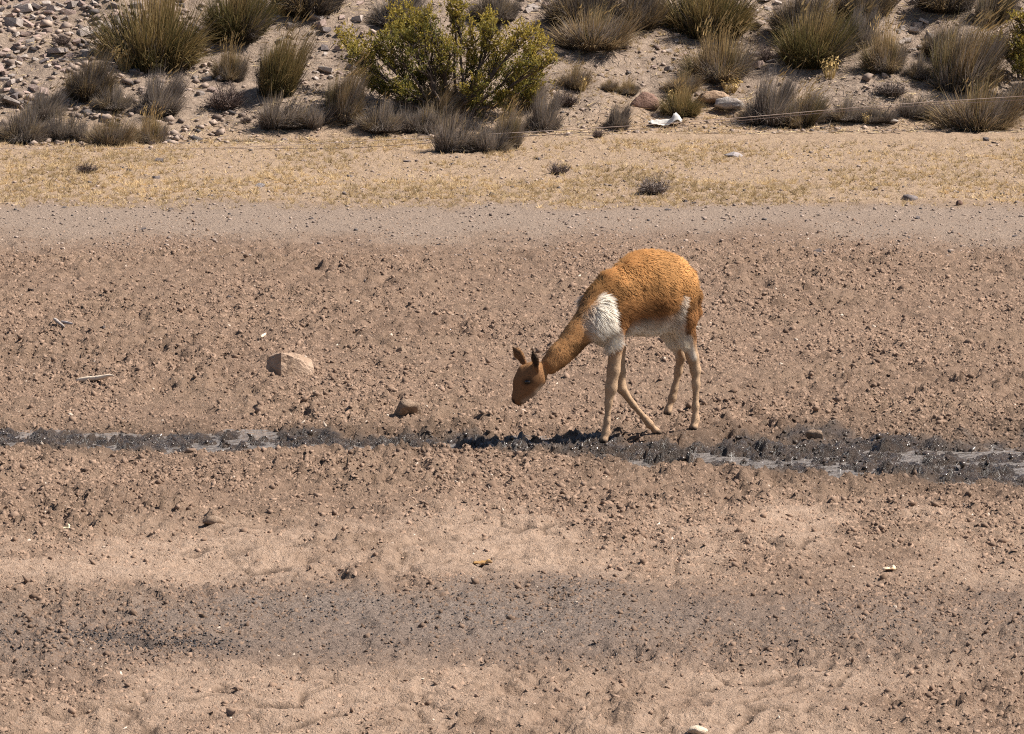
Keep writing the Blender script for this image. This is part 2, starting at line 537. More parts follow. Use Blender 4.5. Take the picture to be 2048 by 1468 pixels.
def vert_normals(V, Q):
    fn = np.cross(V[Q[:, 2]] - V[Q[:, 0]], V[Q[:, 3]] - V[Q[:, 1]])
    N = np.zeros_like(V)
    for k in range(4):
        for ax in range(3): N[:, ax] += np.bincount(Q[:, k], fn[:, ax], len(V))
    return unit(N)

PR = []
def cone(p, r, q, s, k=10, sq=None): PR.append((p, r / SPX, q, s / SPX, k / SPX, sq))
def chain(js, k=10, sq=None):
    P = [(J(*j[:3]), j[3]) for j in js]
    for (a, ra), (b, rb) in zip(P[:-1], P[1:]): cone(a, ra, b, rb, k, sq)
SQ = (LEFT, 1.28)
# trunk
chain([(1328, 571, DM(1328), 62), (1294, 581, DM(1294), 72), (1244, 603, DM(1244), 60)], 30, SQ)
chain([(1350, 577, DM(1350), 40), (1352, 605, DM(1352), 38)], 26, SQ)
chain([(1250, 632, DM(1250), 24), (1292, 628, DM(1292), 26), (1330, 628, DM(1330), 28)], 26, SQ)
# chest and neck
chain([(1211, 622, DM(1211), 39), (1211, 652, DM(1211), 32)], 22)
chain([(1230, 590, DM(1230), 46), (1205, 612, DM(1205), 34.5), (1187, 633, -0.225, 27.5), (1169, 654, -0.25, 24.5), (1153, 672, -0.275, 22.5), (1137, 693, -0.30, 20), (1118, 711, -0.322, 19), (1101, 729, -0.345, 18.5)], 17)
HD = -0.365
# head
chain([(1066, 745, HD, 22), (1057, 761, HD, 21.5), (1046, 783, HD - 0.012, 13), (1037, 799, HD - 0.02, 10.5)], 11)
chain([(1073, 757, HD, 19), (1060, 779, HD - 0.01, 12.5), (1043, 800, HD - 0.02, 7)], 10)
chain([(1043, 739, HD, 7), (1036, 762, HD - 0.01, 6.5), (1031, 797, HD - 0.02, 6.5)], 12)
# near fore leg
nf = -0.205
chain([(1233, 634, nf + 0.03, 20), (1232, 690, nf, 14.5), (1227, 740, nf, 12.5), (1222, 776, nf, 11.5), (1217, 806, nf, 7.4), (1214, 842, nf, 6.0), (1212, 864, nf, 7.8), (1208, 878, nf - 0.01, 7.0)], 7)
# far fore leg, swung back
ff = -0.05
chain([(1228, 645, ff - 0.03, 24), (1236, 700, ff, 14), (1240, 745, ff, 10.5), (1243, 777, ff, 9.5), (1266, 809, ff + 0.05, 6.2), (1291, 838, ff + 0.09, 6.0), (1299, 848, ff + 0.10, 7.2), (1311, 861, ff + 0.13, 6.2)], 7)
# near hind leg
nh = 0.075
chain([(1352, 600, nh, 38), (1362, 636, nh, 30), (1373, 674, nh + 0.01, 18), (1385, 714, nh + 0.03, 11.8), (1391, 740, nh + 0.04, 10), (1392, 768, nh + 0.035, 7.6), (1391, 812, nh + 0.03, 6.2), (1391, 840, nh + 0.025, 7.6), (1388, 853, nh + 0.01, 7.0)], 8)
# far hind leg, lifted
fh = 0.17
chain([(1328, 610, fh - 0.03, 36), (1338, 645, fh - 0.01, 28), (1349, 682, fh, 16), (1362, 712, fh + 0.02, 10), (1357, 742, fh + 0.03, 7.2), (1349, 778, fh + 0.03, 6.2), (1345, 795, fh + 0.03, 7.4), (1337, 817, fh + 0.02, 6.0)], 8)
# tail
chain([(1380, 548, DM(1384), 10), (1390, 588, DM(1392), 9), (1390, 622, DM(1392), 8), (1387, 648, DM(1390), 5)], 10)
# toes
HOOF_TIPS = []
for (u, v, dep, du, dv) in ((1208, 878, nf - 0.01, -3, 3.5), (1311, 861, ff + 0.13, 4, 3.5), (1388, 853, nh + 0.01, -3, 3.0), (1337, 817, fh + 0.02, -3, 9)):
    p = J(u, v, dep)
    for s_ in (-1, 1):
        q = J(u + du, v + dv, dep - 0.01) + LEFT * 0.013 * s_
        cone(p + LEFT * 0.006 * s_, 6.5, q, 5.5, 4)
        HOOF_TIPS.append(q)
# ears: flattened cones
for (b, m_, t, nrm) in (((1073, 738, HD - 0.045), (1070, 718, HD - 0.062), (1064, 698, HD - 0.07), None), ((1047, 724, HD + 0.05), (1036, 707, HD + 0.062), (1024, 692, HD + 0.07), None)):
    B_, M_, T_ = J(*b), J(*m_), J(*t)
    ax = unit(T_ - B_); side = unit(np.cross(ax, np.array([-0.75, -0.55, 0.35])))
    nrm = unit(np.cross(side, ax))
    cone(B_, 8, M_, 10.0, 4, (nrm, 2.1)); cone(M_, 10.0, T_, 2.2, 4, (nrm, 2.1))

G, lo, hh = build_sdf(PR)
BV, BQ = surface_nets(G, lo, hh)
del G
BV = relax(BV, BQ, 5, 0.5)
BN = vert_normals(BV, BQ)
# hoof prints: bottom of each planted foot
for i in (0, 2, 4):
    a, b = HOOF_TIPS[i], HOOF_TIPS[i + 1]
    c = (a + b) / 2
    HOOF.append((c[0], c[1], c[2] - 5.5 / SPX + 0.004))

# ------------------------------------------------------------------ ground
def ground():
    # fine rows and columns where the photograph looks, ever coarser ones out to the horizon
    ny, nx = 940, 490
    yin = 17.6 * (52.5 / 17.6) ** np.linspace(0, 1, ny)
    y0 = np.array([-6000, -1500, -400, -120, -40, -15, -4, 3, 8, 11, 13, 14.5, 15.6, 16.4, 17.0])
    y1 = np.array([52.7, 53.1, 53.8, 55, 57, 60, 64, 70, 80, 95, 120, 170, 300, 700, 2000, 8000])
    ys = np.concatenate([y0, yin, y1])
    t = np.linspace(-1, 1, nx)
    ext = np.array([1.03, 1.08, 1.2, 1.5, 2.2, 4, 10, 40, 200, 1200])
    tx = np.concatenate([-ext[::-1], t, ext])
    half = 0.128 * np.clip(ys, 17, 53)
    X = tx[None, :] * half[:, None]; Y = np.repeat(ys[:, None], len(tx), 1)
    Z = zones(X, Y)
    inside = (np.abs(X) < 8) & (Y > 15) & (Y < 54)
    z = H0(np.clip(X, -60, 60), Y) + detail(X, Y, Z) * inside
    e = Y - slope_y(np.clip(X, -6, 6))
    onsl = sstep(-0.1, 0.5, e) * inside
    z = z + onsl * (0.05 * fbm(X * 2.5, Y * 2.5, 4, 14) + 0.03 * worley(X * 6, Y * 6, 15))
    z = hoof_flat(X, Y, z)
    V = np.stack([X, Y, z], -1).reshape(-1, 3)
    nyy, nxx = X.shape
    i = np.arange(nyy * nxx).reshape(nyy, nxx)
    Q = np.stack([i[:-1, :-1], i[:-1, 1:], i[1:, 1:], i[1:, :-1]], -1).reshape(-1, 4)
    me = mesh_np('ground', V, Q, True)
    Z['slope'] = sstep(0.0, 0.9, e + 0.35 * fbm(X * 2, Y * 2, 3, 19)) * 0.85
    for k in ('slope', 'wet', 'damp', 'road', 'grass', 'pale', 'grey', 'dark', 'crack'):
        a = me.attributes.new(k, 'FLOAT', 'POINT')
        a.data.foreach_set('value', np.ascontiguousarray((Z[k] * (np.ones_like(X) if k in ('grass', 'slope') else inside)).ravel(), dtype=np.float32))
    o = obj('ground', me, ground_material())
    tag(o, kind='structure')
    return ys, tx, half, z

GY, GT, GH, GZ = ground()

def gz(x, y):
    """height of the built ground at points (bilinear)"""
    x = np.atleast_1d(np.asarray(x, float)); y = np.atleast_1d(np.asarray(y, float))
    j = np.clip(np.searchsorted(GY, y) - 1, 0, len(GY) - 2)
    fy = np.clip((y - GY[j]) / (GY[j + 1] - GY[j]), 0, 1)
    hf = 0.128 * np.clip(y, 17, 53)
    t = x / hf
    i = np.clip(np.searchsorted(GT, t) - 1, 0, len(GT) - 2)
    fx = np.clip((t - GT[i]) / (GT[i + 1] - GT[i]), 0, 1)
    return (GZ[j, i] * (1 - fx) + GZ[j, i + 1] * fx) * (1 - fy) + (GZ[j + 1, i] * (1 - fx) + GZ[j + 1, i + 1] * fx) * fy

def on_ground(u, v):
    """the point of the built ground seen at a photo pixel (smooth ground, then its real height)"""
    p = hit(u, v)
    return np.array([p[0], p[1], float(gz(p[0], p[1])[0])])

# shallow water lying in the lowest part of the stream
def water():
    m, nt, b = mat('water')
    pos = nd(nt, 'ShaderNodeNewGeometry').outputs['Position']
    b.inputs['Base Color'].default_value = (0.20, 0.172, 0.15, 1)
    b.inputs['Roughness'].default_value = 0.03
    b.inputs['Specular IOR Level'].default_value = 0.6
    bp = nd(nt, 'ShaderNodeBump'); bp.inputs['Strength'].default_value = 1.0; bp.inputs['Distance'].default_value = 0.06
    nt.links.new(noise_node(nt, 14, 3, 0.6, pos), bp.inputs['Height']); nt.links.new(bp.outputs['Normal'], b.inputs['Normal'])
    n = 160
    xs = np.linspace(-6.5, 6.5, n)
    a = np.interp(xs, _sx, _sya) + 0.2; c = np.interp(xs, _sx, _syb) - 0.25
    V = []
    for x, p, q in zip(xs, a, c):
        for k in range(5):
            V.append((x, q + (p - q) * k / 4, WATER_Z))
    V = np.array(V); i = np.arange(n * 5).reshape(n, 5)
    Q = np.stack([i[:-1, :-1], i[1:, :-1], i[1:, 1:], i[:-1, 1:]], -1).reshape(-1, 4)
    o = obj('water', mesh_np('water', V, Q, True), m)
    tag(o, kind='structure')
WATER_Z = -0.0455
water()

# ------------------------------------------------------------------ loose soil: lumps, grit, droppings
def random_ground(n, u0, u1, v0, v1, weight=None):
    """n points spread evenly over the ground between photo rows v0..v1"""
    ya, yb = y_of_v(v1), y_of_v(v0)
    y = rng.uniform(ya, yb, n)
    x = rng.uniform(u0, u1, n)
    x = (x - 1024) / F * y
    if weight is not None:
        k = rng.random(n) < weight(x, y)
        x, y = x[k], y[k]
    return x, y

OCT = (np.array([(1, 0, 0), (-1, 0, 0), (0, 1, 0), (0, -1, 0), (0, 0, 1), (0, 0, -1)], float),
       np.array([(0, 2, 4), (2, 1, 4), (1, 3, 4), (3, 0, 4), (2, 0, 5), (1, 2, 5), (3, 1, 5), (0, 3, 5)]))
TENT = (np.array([(1, 0, -0.35), (0, 1, -0.35), (-1, 0, -0.35), (0, -1, -0.35), (0.15, 0.1, 0.85)], float), np.array([(0, 1, 4), (1, 2, 4), (2, 3, 4), (3, 0, 4)]))
def soil_lumps(name, label, n, med, lo, hi, base):
    x, y = random_ground(n, -120, 2170, 440, 1490, lambda x, y: np.clip(zones(x, y)['lump'] ** 1.5, 0.10, 1) * (1 - 0.6 * zones(x, y)['wet']) * (0.25 + 0.75 * sstep(-0.35, 0.35, fbm(x * 1.3, y * 0.8, 4, 101) + 0.3 * fbm(x * 7, y * 4, 2, 103))))
    s = np.clip(med * np.exp(rng.normal(0, 0.42, len(x))) * (0.62 + 0.38 * zones(x, y)['lump']), lo, hi)
    Zz = zones(x, y)
    P = np.stack([x, y, gz(x, y) + s * 0.12], -1)
    w = np.clip(Zz['wet'] * 1.2 + 0.35 * Zz['damp'], 0, 1)[:, None]
    f = rng.random((len(x), 1))
    c = (1 - f) * np.array([0.160, 0.104, 0.072]) + f * np.array([0.292, 0.198, 0.141])
    pale = rng.random((len(x), 1)) < 0.004
    c = np.where(pale, np.array([0.48, 0.39, 0.31]), c)
    c = c * (1 - 0.3 * Zz['grey'][:, None]) * (1 + 0.25 * Zz['pale'][:, None])
    c = c * (1 - w) + np.array([0.056, 0.039, 0.028]) * w
    o = scatter(name, P, s, M_LUMP, squash=(0.6, 1.25), rough=0.35, col=c, flat=0.9, base=base, upright=base is TENT)
    k = len(o.data.vertices) // len(x)
    a = o.data.attributes.new('wet', 'FLOAT', 'POINT'); a.data.foreach_set('value', np.ascontiguousarray(np.repeat(Zz['wet'], k), dtype=np.float32))
    print(name, len(x))
    tag(o, label, 'soil', kind='stuff')
M_LUMP = attr_material('soil_lump', 0.9, 0.2)
_nt = M_LUMP.node_tree; _b = _nt.nodes['Principled BSDF']
_nt.links.new(math_n(_nt, 'SUBTRACT', 0.92, math_n(_nt, 'MULTIPLY', attr(_nt, 'wet'), 0.64)), _b.inputs['Roughness'])
_nt.links.new(math_n(_nt, 'ADD', 0.12, math_n(_nt, 'MULTIPLY', attr(_nt, 'wet'), 0.45)), _b.inputs['Specular IOR Level'])

def droppings():
    def wt(x, y):
        Z = zones(x, y)
        return np.clip(Z['dark'] * 1.0 + 0.05 * Z['grey'], 0, 1)
    x, y = random_ground(70000, -200, 2200, 1150, 1350, wt)
    s = rng.uniform(0.0030, 0.0055, len(x))
    P = np.stack([x, y, gz(x, y) + s * 0.5], -1)
    m = simple_material('dropping', (0.012, 0.011, 0.013), (0.04, 0.036, 0.036), 60, 0.5, 0.4)
    V = np.array([(1, 0, 0), (-1, 0, 0), (0, 1, 0), (0, -1, 0), (0, 0, 1), (0, 0, -1)], float)
    Fc = np.array([(0, 2, 4), (2, 1, 4), (1, 3, 4), (3, 0, 4), (2, 0, 5), (1, 2, 5), (3, 1, 5), (0, 3, 5)])
    o = scatter('droppings', P, s, m, squash=(0.8, 1.3), rough=0.1, base=(V, Fc), flat=0.9)
    tag(o, 'dark dry droppings strewn in a grey band over the flat', 'droppings', kind='stuff')

BOX = (np.array([(x_, y_, z_) for x_ in (-.75, .75) for y_ in (-.75, .75) for z_ in (-.6, .6)], float),
       np.array([(0, 1, 3), (0, 3, 2), (4, 6, 7), (4, 7, 5), (0, 4, 5), (0, 5, 1), (2, 3, 7), (2, 7, 6), (0, 2, 6), (0, 6, 4), (1, 5, 7), (1, 7, 3)]))
def gravel():
    """fine grit: on the track, on the verge and between the stones of the slope"""
    x, y = random_ground(11000, -250, 2300, 285, 520)
    n2 = 15000
    x2 = rng.uniform(-7.5, 6.5, n2); y2 = slope_y(x2) + rng.uniform(-0.3, 4.2, n2)
    left = np.clip(0.42 + 0.10 * (1 - sstep(-2.6, -1.2, x2)) + 0.8 * fbm(x2 * 2.2, y2 * 2.2, 3, 7), 0, 1)
    k = rng.random(n2) < left
    x2, y2 = x2[k], y2[k]
    s = np.concatenate([np.clip(0.0058 * np.exp(rng.normal(0, 0.5, len(x))), 0.003, 0.018), np.clip((0.011 + 0.012 * (1 - sstep(-2.9, -2.2, x2))) * np.exp(rng.normal(0, 0.5, len(x2))), 0.006, 0.05)])
    x = np.concatenate([x, x2]); y = np.concatenate([y, y2])
    P = np.stack([x, y, gz(x, y) + s * 0.2], -1)
    f = rng.random((len(x), 1)); c = (1 - f) * np.array([0.16, 0.118, 0.095]) + f * np.array([0.39, 0.295, 0.235])
    d = rng.random((len(x), 1)) < 0.07
    c = np.where(d, np.array([0.10, 0.085, 0.08]), c)
    o = scatter('gravel', P, s, attr_material('gravel', 0.85, 0.25), squash=(0.6, 1.3), rough=0.22, col=c, flat=0.62, base=BOX)
    tag(o, 'fine grey and pinkish gravel on the track and the slope', 'gravel', kind='stuff')

soil_lumps('soil_lumps', 'lumps of trampled brown soil strewn over the mud flat', 72000, 0.0090, 0.0055, 0.026, OCT)
soil_lumps('soil_crumbs', 'fine crumbs of dry brown soil strewn over the mud flat', 340000, 0.0070, 0.0042, 0.013, TENT)
droppings(); gravel()

# ------------------------------------------------------------------ blades of grass
def blades(base, tip, bend, width, col, col_tip=None, segs=3):
    """thin tapering strips: base (n,3) -> tip, sagging by bend; returns verts, tris, colours"""
    n = len(base)
    d = tip - base
    sdir = unit(np.cross(d, rng.normal(size=(n, 3))))
    V = np.zeros((n, 2 * segs + 1, 3)); C = np.zeros((n, 2 * segs + 1, 3))
    ct = col if col_tip is None else col_tip
    for k in range(segs):
        t = k / segs
        c = base + d * t + bend * (t * t - t)
        w = (width * (1 - 0.55 * t))[:, None] * 0.5
        V[:, 2 * k] = c - sdir * w; V[:, 2 * k + 1] = c + sdir * w
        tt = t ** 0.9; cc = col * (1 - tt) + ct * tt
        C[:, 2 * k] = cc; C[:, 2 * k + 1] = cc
    V[:, 2 * segs] = tip; C[:, 2 * segs] = ct
    T = []
    for k in range(segs - 1):
        a = 2 * k
        T += [(a, a + 1, a + 3), (a, a + 3, a + 2)]
    a = 2 * (segs - 1); T.append((a, a + 1, a + 2))
    T = np.array(T)[None] + (np.arange(n) * (2 * segs + 1))[:, None, None]
    return V.reshape(-1, 3), T.reshape(-1, 3), C.reshape(-1, 3)

def short_grass():
    """dry yellow turf of the verge and in patches at the foot of the slope"""
    n = 300000
    def wt(x, y):
        g = zones(x, y)['grass']
        v = zones(x, y)['v']
        pt = fbm(x * 1.3, y * 0.55, 4, 131) + 0.55 * fbm(x * 6, y * 3, 2, 132)
        return g * np.clip(sstep(-0.05, 0.55, pt + 0.40 * sstep(330, 385, v) + 0.10) + 0.07, 0, 1)
    x, y = random_ground(n, -350, 2400, 284, 425, wt)
    xs = rng.uniform(-5.2, 5.2, 60000); ys = slope_y(xs) + rng.uniform(-0.4, 2.2, 60000)
    k = rng.random(60000) < np.clip(sstep(0.02, 0.5, fbm(xs * 1.6, ys * 1.6, 3, 141) + 0.55 * np.exp(-((xs - 1.6) / 1.5) ** 2) - 0.20 - 0.12 * (xs < -1.3)), 0, 1)
    x = np.concatenate([x, xs[k]]); y = np.concatenate([y, ys[k]])
    # clump the blades into small tufts
    ix, iy = np.round(x / 0.085), np.round(y / 0.13)
    cx = (ix + 1.3 * (h2(ix, iy, 3) - 0.5)) * 0.085; cy = (iy + 1.3 * (h2(ix, iy, 4) - 0.5)) * 0.13
    cl = np.where(h2(ix, iy, 5) < 0.75, 0.72, 0.1)
    keep = (h2(ix, iy, 6) > 0.28) | (rng.random(len(x)) < 0.15)
    x = x * (1 - cl) + cx * cl; y = y * (1 - cl) + cy * cl
    x, y, ix, iy = x[keep], y[keep], ix[keep], iy[keep]
    th_ = h2(ix, iy, 7)[:, None]
    n = len(x)
    B = np.stack([x, y, gz(x, y) - 0.004], -1)
    ln = rng.uniform(0.02, 0.06, n)[:, None]
    dr = rng.normal(size=(n, 3)) * np.array([0.75, 0.75, 0.25]) + np.array([0.12, 0, 0.75])
    Tp = B + unit(dr) * ln
    f = rng.random((n, 1)); g = rng.random((n, 1))
    pv = np.clip(0.5 + 0.9 * fbm(x * 1.1, y * 0.6, 3, 135), 0, 1)[:, None]
    c = (1 - f) * np.array([0.56, 0.395, 0.210]) + f * np.array([0.78, 0.60, 0.36])
    c = c * (0.68 + 0.32 * pv) * (0.72 + 0.42 * th_)
    c = np.where(g < 0.06, np.array([0.26, 0.19, 0.10]), c)
    V, T, C = blades(B, Tp, np.zeros((n, 3)), rng.uniform(0.004, 0.0085, n), c, segs=1)
    o = obj('dry_turf', mesh_np('dry_turf', V, T, False, C), attr_material('dry_turf', 0.9, 0.1, 0.38))
    tag(o, 'short dry yellow grass growing along the verge below the slope', 'grass', kind='stuff')
    print('turf blades', n)

short_grass()

def litter():
    """dead straw and twigs lying on the slope between the plants"""
    n = 36000
    x = rng.uniform(-7.5, 6.5, n); y = slope_y(x) + rng.uniform(-0.5, 4.0, n)
    k = rng.random(n) < np.clip(0.35 + 0.9 * fbm(x * 1.7, y * 1.7, 3, 151) + 0.25 * (x > -2.2), 0.04, 1)
    x, y = x[k], y[k]; n = len(x)
    B = np.stack([x, y, gz(x, y) + 0.006], -1)
    d = rng.normal(size=(n, 3)) * np.array([1, 1, 0.12]); T = B + unit(d) * rng.uniform(0.04, 0.15, (n, 1))
    T[:, 2] = np.maximum(T[:, 2], gz(T[:, 0], T[:, 1]) + 0.004)
    f = rng.random((n, 1))
    c = np.where(f < 0.45, np.array([0.50, 0.38, 0.22]), np.where(f < 0.8, np.array([0.30, 0.25, 0.21]), np.array([0.11, 0.085, 0.075]))) * rng.uniform(0.7, 1.2, (n, 1))
    V, T_, C = blades(B, T, np.zeros((n, 3)), rng.uniform(0.004, 0.009, n), c, segs=1)
    o = obj('straw_litter', mesh_np('straw_litter', V, T_, False, C), attr_material('straw_litter', 0.9, 0.1, 0.1))
    tag(o, 'dead straw and twigs strewn over the slope between the plants', 'straw', kind='stuff')
litter()

# ------------------------------------------------------------------ tussocks of bunch grass
PAL = {
    'olive': [((0.060, 0.048, 0.025), (0.40, 0.285, 0.115), 0.45), ((0.050, 0.047, 0.020), (0.205, 0.172, 0.066), 0.26), ((0.07, 0.055, 0.035), (0.54, 0.38, 0.18), 0.17), ((0.06, 0.05, 0.045), (0.19, 0.155, 0.135), 0.10)],
    'tan':   [((0.085, 0.062, 0.042), (0.46, 0.325, 0.175), 0.46), ((0.07, 0.058, 0.032), (0.27, 0.215, 0.100), 0.18), ((0.095, 0.08, 0.07), (0.34, 0.28, 0.235), 0.36)],
    'grey':  [((0.095, 0.078, 0.068), (0.36, 0.30, 0.255), 0.58), ((0.09, 0.07, 0.05), (0.44, 0.33, 0.20), 0.27), ((0.06, 0.05, 0.045), (0.18, 0.15, 0.135), 0.15)],
    'dark':  [((0.042, 0.034, 0.030), (0.17, 0.135, 0.112), 0.52), ((0.06, 0.045, 0.03), (0.34, 0.235, 0.115), 0.34), ((0.07, 0.06, 0.052), (0.27, 0.225, 0.19), 0.14)],
}
M_GRASS = attr_material('bunch_grass', 0.75, 0.15, 0.26, 0.12)
M_TWIG = attr_material('dry_twig', 0.85, 0.15, 0.0, 0.15)

def pick_cols(pal, n, pos):
    """colours per blade, the kinds gathering in patches"""
    p = np.array([k[2] for k in pal]); cum = np.cumsum(p / p.sum())
    patch = vnoise(pos[:, 0] * 9 + 3, pos[:, 1] * 9 + pos[:, 2] * 3, int(rng.integers(1, 999)))
    r = np.clip(0.55 * patch + 0.45 * rng.random(n) + 0.0, 0, 0.999)
    r = np.argsort(np.argsort(r)) / n
    i = np.searchsorted(cum, r, side='right').clip(0, len(pal) - 1)
    a = np.array([k[0] for k in pal])[i]; b = np.array([k[1] for k in pal])[i]
    f = rng.uniform(0.72, 1.28, (n, 1))
    return a * f, b * f

def tussock_mesh(kind, n=2300, lean=0.0, upright=0.0, stalks=40, lobes=1):
    """a mound made of many small tufts, each with its own tilt, length and colour"""
    K = 26 if lobes == 1 else 15 * lobes
    kr = np.sqrt((np.arange(K) + 0.5) / K) if lobes == 1 else np.sqrt(rng.random(K))
    kth = np.arange(K) * 2.39996 + rng.normal(0, 0.5, K)
    lob = np.arange(K) % lobes
    R0 = (0.27 - 0.06 * upright) if lobes == 1 else 0.17
    kcx = R0 * kr * np.cos(kth) + (lob - (lobes - 1) / 2) * (0.46 if lobes == 2 else 0.3 if lobes == 3 else 0)
    kcy = R0 * kr * np.sin(kth) + np.where(lob % 2 == 0, 0.07, -0.07) * (lobes > 1)
    tilt = kr * (1.22 - 0.32 * upright) + rng.normal(0, 0.26, K)
    az = kth + rng.normal(0, 0.3, K)
    kL = rng.uniform(0.52, 1.12, K) * (1 - 0.12 * kr) * np.where(lob % 2 == 0, 1.0, 0.82)
    krand = rng.random(K)
    i = rng.integers(0, K, n)
    # direction of each blade: its tuft's, spread
    a = np.abs(tilt[i] + rng.normal(0, 0.20, n)); ph = az[i] + rng.normal(0, 0.45, n)
    ln = kL[i] * rng.beta(3.0, 1.8, n) * 1.22 * np.where(rng.random(n) < 0.07, 1.3, 1.0)
    bs = rng.normal(0, 0.035, (n, 2))
    B = np.stack([kcx[i] + bs[:, 0], kcy[i] + bs[:, 1], np.full(n, -0.06)], -1)
    hz = 0.42 * np.sin(a) * ln
    T = np.stack([B[:, 0] + hz * np.cos(ph), B[:, 1] + hz * np.sin(ph), np.cos(np.clip(a, 0, 1.45)) ** 0.8 * ln], -1)
    T[:, 0] += lean * (0.7 + 0.6 * krand[i]) * np.clip(T[:, 2], 0, 2) ** 1.6
    T += rng.normal(0, 0.03, (n, 3)) * ln[:, None]
    T[:, 2] = np.maximum(T[:, 2] - 0.12 * np.sin(a) ** 2 * ln, 0.01)
    bend = np.stack([-0.10 * np.cos(ph) * np.sin(a) - lean * 0.25 * T[:, 2], -0.10 * np.sin(ph) * np.sin(a), -(0.42 * np.sin(a) * ln + 0.04)], -1) + rng.normal(0, 0.05, (n, 3))
    pal = PAL[kind]
    p = np.cumsum([q[2] for q in pal]); p = p / p[-1]
    rr_ = np.clip(np.where(rng.random(n) < 0.6, krand[i], rng.random(n)), 0, 0.999)
    j = np.searchsorted(p, rr_, side='right').clip(0, len(pal) - 1)
    f = rng.uniform(0.7, 1.3, (n, 1))
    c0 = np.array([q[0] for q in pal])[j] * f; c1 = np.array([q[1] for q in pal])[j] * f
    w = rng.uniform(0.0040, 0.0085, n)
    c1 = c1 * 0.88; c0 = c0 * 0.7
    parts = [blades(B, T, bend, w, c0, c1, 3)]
    # seed stalks standing above the tuft
    m = stalks
    if m:
        th = rng.uniform(0, 2 * math.pi, m); a = rng.uniform(0, 0.7, m); ln = rng.uniform(0.85, 1.22, m)
        B = np.stack([0.08 * np.cos(th), 0.08 * np.sin(th), np.full(m, 0.0)], -1)
        T = np.stack([0.5 * np.sin(a) * np.cos(th) * ln, 0.5 * np.sin(a) * np.sin(th) * ln, np.cos(a) * ln], -1)
        T[:, 0] += lean * T[:, 2] ** 1.5
        cc = np.array([0.42, 0.29, 0.13]) * rng.uniform(0.7, 1.2, (m, 1))
        bend = np.stack([np.zeros(m), np.zeros(m), -0.2 * np.sin(a)], -1)
        parts.append(blades(B, T, bend, np.full(m, 0.010), cc * 0.6, cc, 3))
        D = unit(T - B); H = T + D * 0.10 + np.array([0.03 + lean * 0.08, 0, -0.01])
        parts.append(blades(T - D * 0.02, H, np.zeros((m, 3)), np.full(m, 0.021), cc * 1.1, cc * 1.2, 2))
    V = []; Tt = []; C = []; off = 0
    for v, t, c in parts:
        V.append(v); Tt.append(t + off); C.append(c); off += len(v)
    me = mesh_np('tussock_' + kind, np.concatenate(V), np.concatenate(Tt), False, np.concatenate(C))
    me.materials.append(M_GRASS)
    return me

def twig_mesh(n=150, c0=(0.055, 0.040, 0.036), c1=(0.17, 0.125, 0.105)):
    P = []; 
    th = rng.uniform(0, 2 * math.pi, n); a = np.sqrt(rng.random(n)) * 1.25
    ln = rng.uniform(0.45, 1.0, n)
    B = np.stack([0.1 * np.cos(th), 0.1 * np.sin(th), np.full(n, -0.05)], -1)
    T = np.stack([0.46 * np.sin(a) * np.cos(th) * ln, 0.46 * np.sin(a) * np.sin(th) * ln, 0.9 * np.cos(a) * ln + 0.02], -1) + rng.normal(0, 0.03, (n, 3))
    f = rng.uniform(0.7, 1.4, (n, 1))
    parts = [blades(B, T, rng.normal(0, 0.12, (n, 3)), np.full(n, 0.020), np.array(c0) * f, np.array(c1) * f, 3)]
    # side shoots
    k = 8
    idx = np.repeat(np.arange(n), k); t = rng.uniform(0.35, 1.0, n * k)[:, None]
    S = B[idx] + (T - B)[idx] * t
    E = S + unit(unit((T - B)[idx]) * 0.7 + rng.normal(0, 0.6, (n * k, 3)) + np.array([0, 0, 0.25])) * rng.uniform(0.06, 0.18, (n * k, 1))
    f = rng.uniform(0.7, 1.5, (n * k, 1))
    parts.append(blades(S, E, np.zeros((n * k, 3)), np.full(n * k, 0.013), np.array(c0) * f, np.array(c1) * f, 2))
    V = []; Tt = []; C = []; off = 0
    for v, t_, c in parts:
        V.append(v); Tt.append(t_ + off); C.append(c); off += len(v)
    me = mesh_np('twigs', np.concatenate(V), np.concatenate(Tt), False, np.concatenate(C))
    me.materials.append(M_TWIG)
    return me

TM = {
    'olive': [tussock_mesh('olive', 6800, 0.0, 0.5, 60), tussock_mesh('olive', 6000, 0.15, 0.7, 50), tussock_mesh('olive', 6000, 0.28, 0.8, 40)],
    'tan': [tussock_mesh('tan', 6400, 0.05, 0.3, 70), tussock_mesh('tan', 5600, 0.22, 0.6, 50), tussock_mesh('tan', 5600, 0.34, 0.8, 60), tussock_mesh('tan', 5200, 0.12, 0.2, 25)],
    'grey': [tussock_mesh('grey', 5200, 0.05, 0.0, 10), tussock_mesh('grey', 5600, 0.14, 0.1, 12, 2), tussock_mesh('grey', 5600, 0.10, 0.0, 6, 3), tussock_mesh('grey', 4800, 0.22, 0.4, 14)],
    'dark': [tussock_mesh('dark', 6000, 0.05, 0.3, 24), tussock_mesh('dark', 5600, 0.2, 0.4, 20)],
    'twig': [twig_mesh(), twig_mesh(120), twig_mesh(170, (0.07, 0.055, 0.05), (0.24, 0.19, 0.16))],
}
